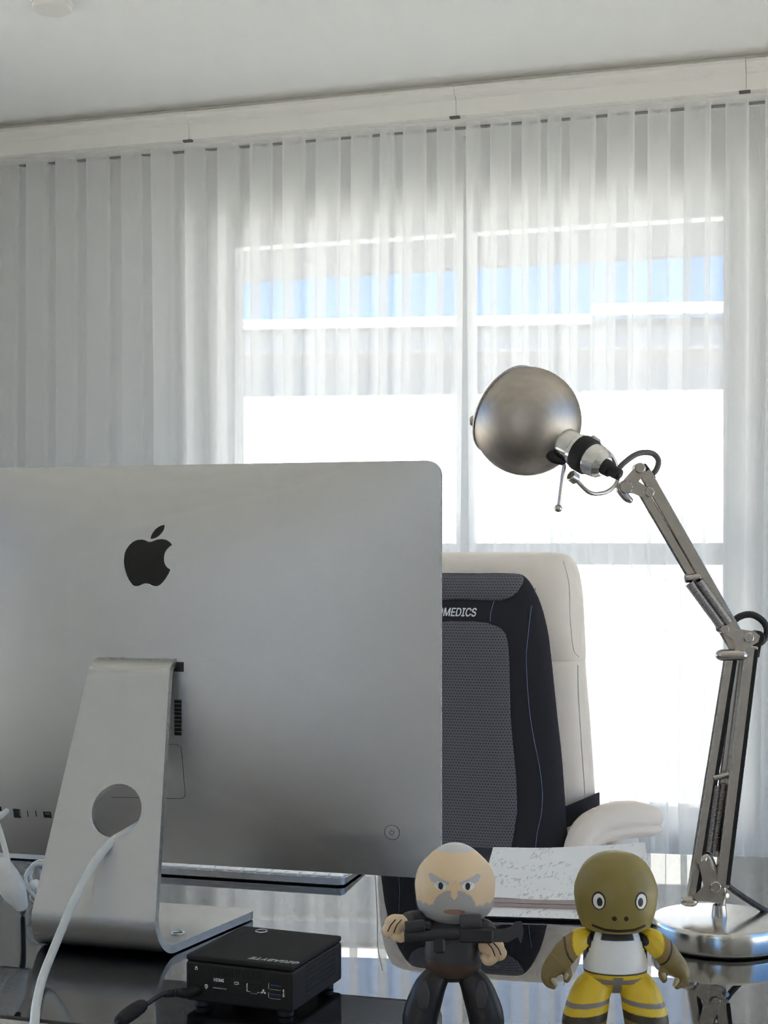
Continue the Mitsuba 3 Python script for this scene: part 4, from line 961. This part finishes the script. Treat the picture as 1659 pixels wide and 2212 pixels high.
# trouser pads
for x, y, s in ((915, 2150, -1), (1040, 2150, 1)):
    pl = tube([t1.p(x - 4 * s * 0, y - 22, .0240), t1.p(x - 6 * -s * 0, y, .0278), t1.p(x, y + 22, .0292)], np.array([9, 14, 12]) * t1.d / FPX, 6, 16, flat=1.0, up=RGT)
    pl.vertices = pl.vertices - np.outer((pl.vertices - t1.p(x, y, .022)) @ V, V) * .65
    add(t1.key + '__knee_pad', pl, 'toy_charcoal', smooth=True)

# --- second: plain olive figure in yellow and white
t2 = Toy('vinyl_figure_001', 1.22); t2.turn = -2
t2.outline = [(0, 0), (.5, 0), (.63, .005), (.80, .04), (.86, .1), (.95, .25), (1, .45), (.985, .56), (.92, .67), (.82, .78), (.70, .863), (.5, .94), (.25, .987), (0, 1)]
def col2(x, y, z):
    c = np.tile([0.25, 0.195, 0.052], (len(x), 1)); q = np.column_stack([x, y, z])
    n_ = meshkit.fbm(q * 60, 3, 5); return c * (0.86 + .28 * n_[:, None])
t2.head(1330, 1838, 2006, 89.5, col2)
for s in (-1, 1):
    t2.decal(ell(s * .50, .46, .155, .115), 'eye_rim', 'line_brown', .0004)
    t2.decal(ell(s * .50, .455, .125, .095), 'eye', 'toy_white', .0008)
    t2.decal(ell(s * .48, .45, .062, .055), 'pupil', 'toy_black', .0011)
    t2.decal(ell(s * .14, .245, .055, .03), 'nostril', 'line_brown', .0004)
t2.decal(LineString([(-.62, .12), (-.35, .085), (0, .075), (.35, .085), (.62, .12)]).buffer(.016), 'mouth', 'line_brown', .0005)
YEL = np.array([.78, .54, .03]); OLV = np.array([.215, .16, .06]); WHT = np.array([.88, .89, .89]); GRY = np.array([.24, .21, .19]); BLK = np.array([.02, .018, .016]); BRN = np.array([.055, .042, .025])
def torso2(u, py, dep):
    c = np.tile(WHT, (len(u), 1)); 
    neck = (py < 2021) & (np.abs(u) < 34) & (dep < 0); c[neck] = BLK
    c[np.abs(u) > 57 + (py - 2040) * .35] = BLK
    low = py > 2092 + .004 * u * u * 0
    c[py > 2093] = YEL; c[(py > 2103) & (py < 2116)] = GRY; c[(np.abs(u) < 10) & (py > 2097)] = GRY
    c[(py > 2091) & (py < 2094)] = BRN
    return c
body(t2, [(2003, 12), (2004, 48), (2012, 58), (2040, 66), (2070, 69), (2095, 68), (2112, 60), (2128, 42), (2141, 18), (2144, 2)], 'torso', torso2, .78, 1329)
body(t2, [(1998, 2), (1999, 40), (2006, 44), (2009, 42), (2010, 3)], 'neck', 'toy_black', .8, 1330)
for y in (2066, 2075, 2083, 2090):
    pass
def pl_color(t, m, fn):
    v = m.vertices; d = (v - EYE) @ FWD; px = IW / 2 + FPX * ((v - EYE) @ RGT) / t.d; py = HORIZON - (v[:, 2] - EYE[2]) * FPX / t.d
    return fn(px, py)
def climb(t, pts, rad, key, fn, sides=56, n=40):
    m = tube([t.p(*q) for q in pts], np.array(rad) * t.d / FPX, n, sides, up=RGT); return add(t.key + '__' + key, m, 'painted', smooth=True, color=np.array(pl_color(t, m, fn)))
def sleeve(s):
    def fn(px, py):
        a = np.hypot((px - 1329) - s * 52, py - 2024) ; c = np.tile(YEL, (len(px), 1))
        c[a > 46] = np.array([.26, .17, .05]); c[a > 60] = BLK; c[a > 64] = OLV; c[a < 14] = BLK
        return c
    return fn
for s in (-1, 1):
    X = lambda o: 1329 + s * o
    k = climb(t2, [(X(56), 2024, .0), (X(78), 2030, .006), (X(104), 2053, .010), (X(124), 2080, .012)], [17, 24, 26, 25], 'arm', sleeve(s))
    hk = climb(t2, [(X(122), 2074, .012), (X(137), 2092, .013), (X(145), 2108, .014), (X(143), 2122, .015), (X(134), 2130, .016)], [24, 21, 16, 11, 7], 'hand', lambda px, py: np.tile(OLV, (len(px), 1)))
    add(hk + '__thumb', tube([t2.p(X(108), 2092, .013), t2.p(X(103), 2106, .015), t2.p(X(105), 2116, .016)], np.array([13, 10, 7]) * t2.d / FPX, 8, 22), 'olive', smooth=True)
    add(hk + '__claw', tube([t2.p(X(133), 2118, .021), t2.p(X(128), 2128, .021)], np.array([6, 4]) * t2.d / FPX, 4, 14), 'claw', smooth=True)
    add(hk + '__claw', tube([t2.p(X(105), 2106, .020), t2.p(X(107), 2113, .020)], np.array([5, 3.5]) * t2.d / FPX, 4, 14), 'claw', smooth=True)
    def trous(px, py):
        c = np.tile(YEL, (len(px), 1)); o = np.abs(px - 1329); w = py - .10 * (o - 40)
        c[(w > 2150) & (w < 2160)] = GRY; c[w > 2176] = BRN; c[w > 2194] = OLV; c[w > 2246] = BRN
        return c
    climb(t2, [(X(38), 2120, .0), (X(52), 2145, .003), (X(62), 2180, .005), (X(68), 2210, .006), (X(70), 2228, .006)], [36, 42, 46, 47, 44], 'leg', trous)
    add(t2.key + '__foot', rbox(.038, .050, .017, .008, 3).apply_translation(C((X(70) - IW / 2) / FPX * 1.213, 1.213, DESK + .0087)), 'olive', smooth=True)
tag(t2.key, 'olive-headed toy figure in yellow trousers and white vest, left of the lamp base', 'toy figure')
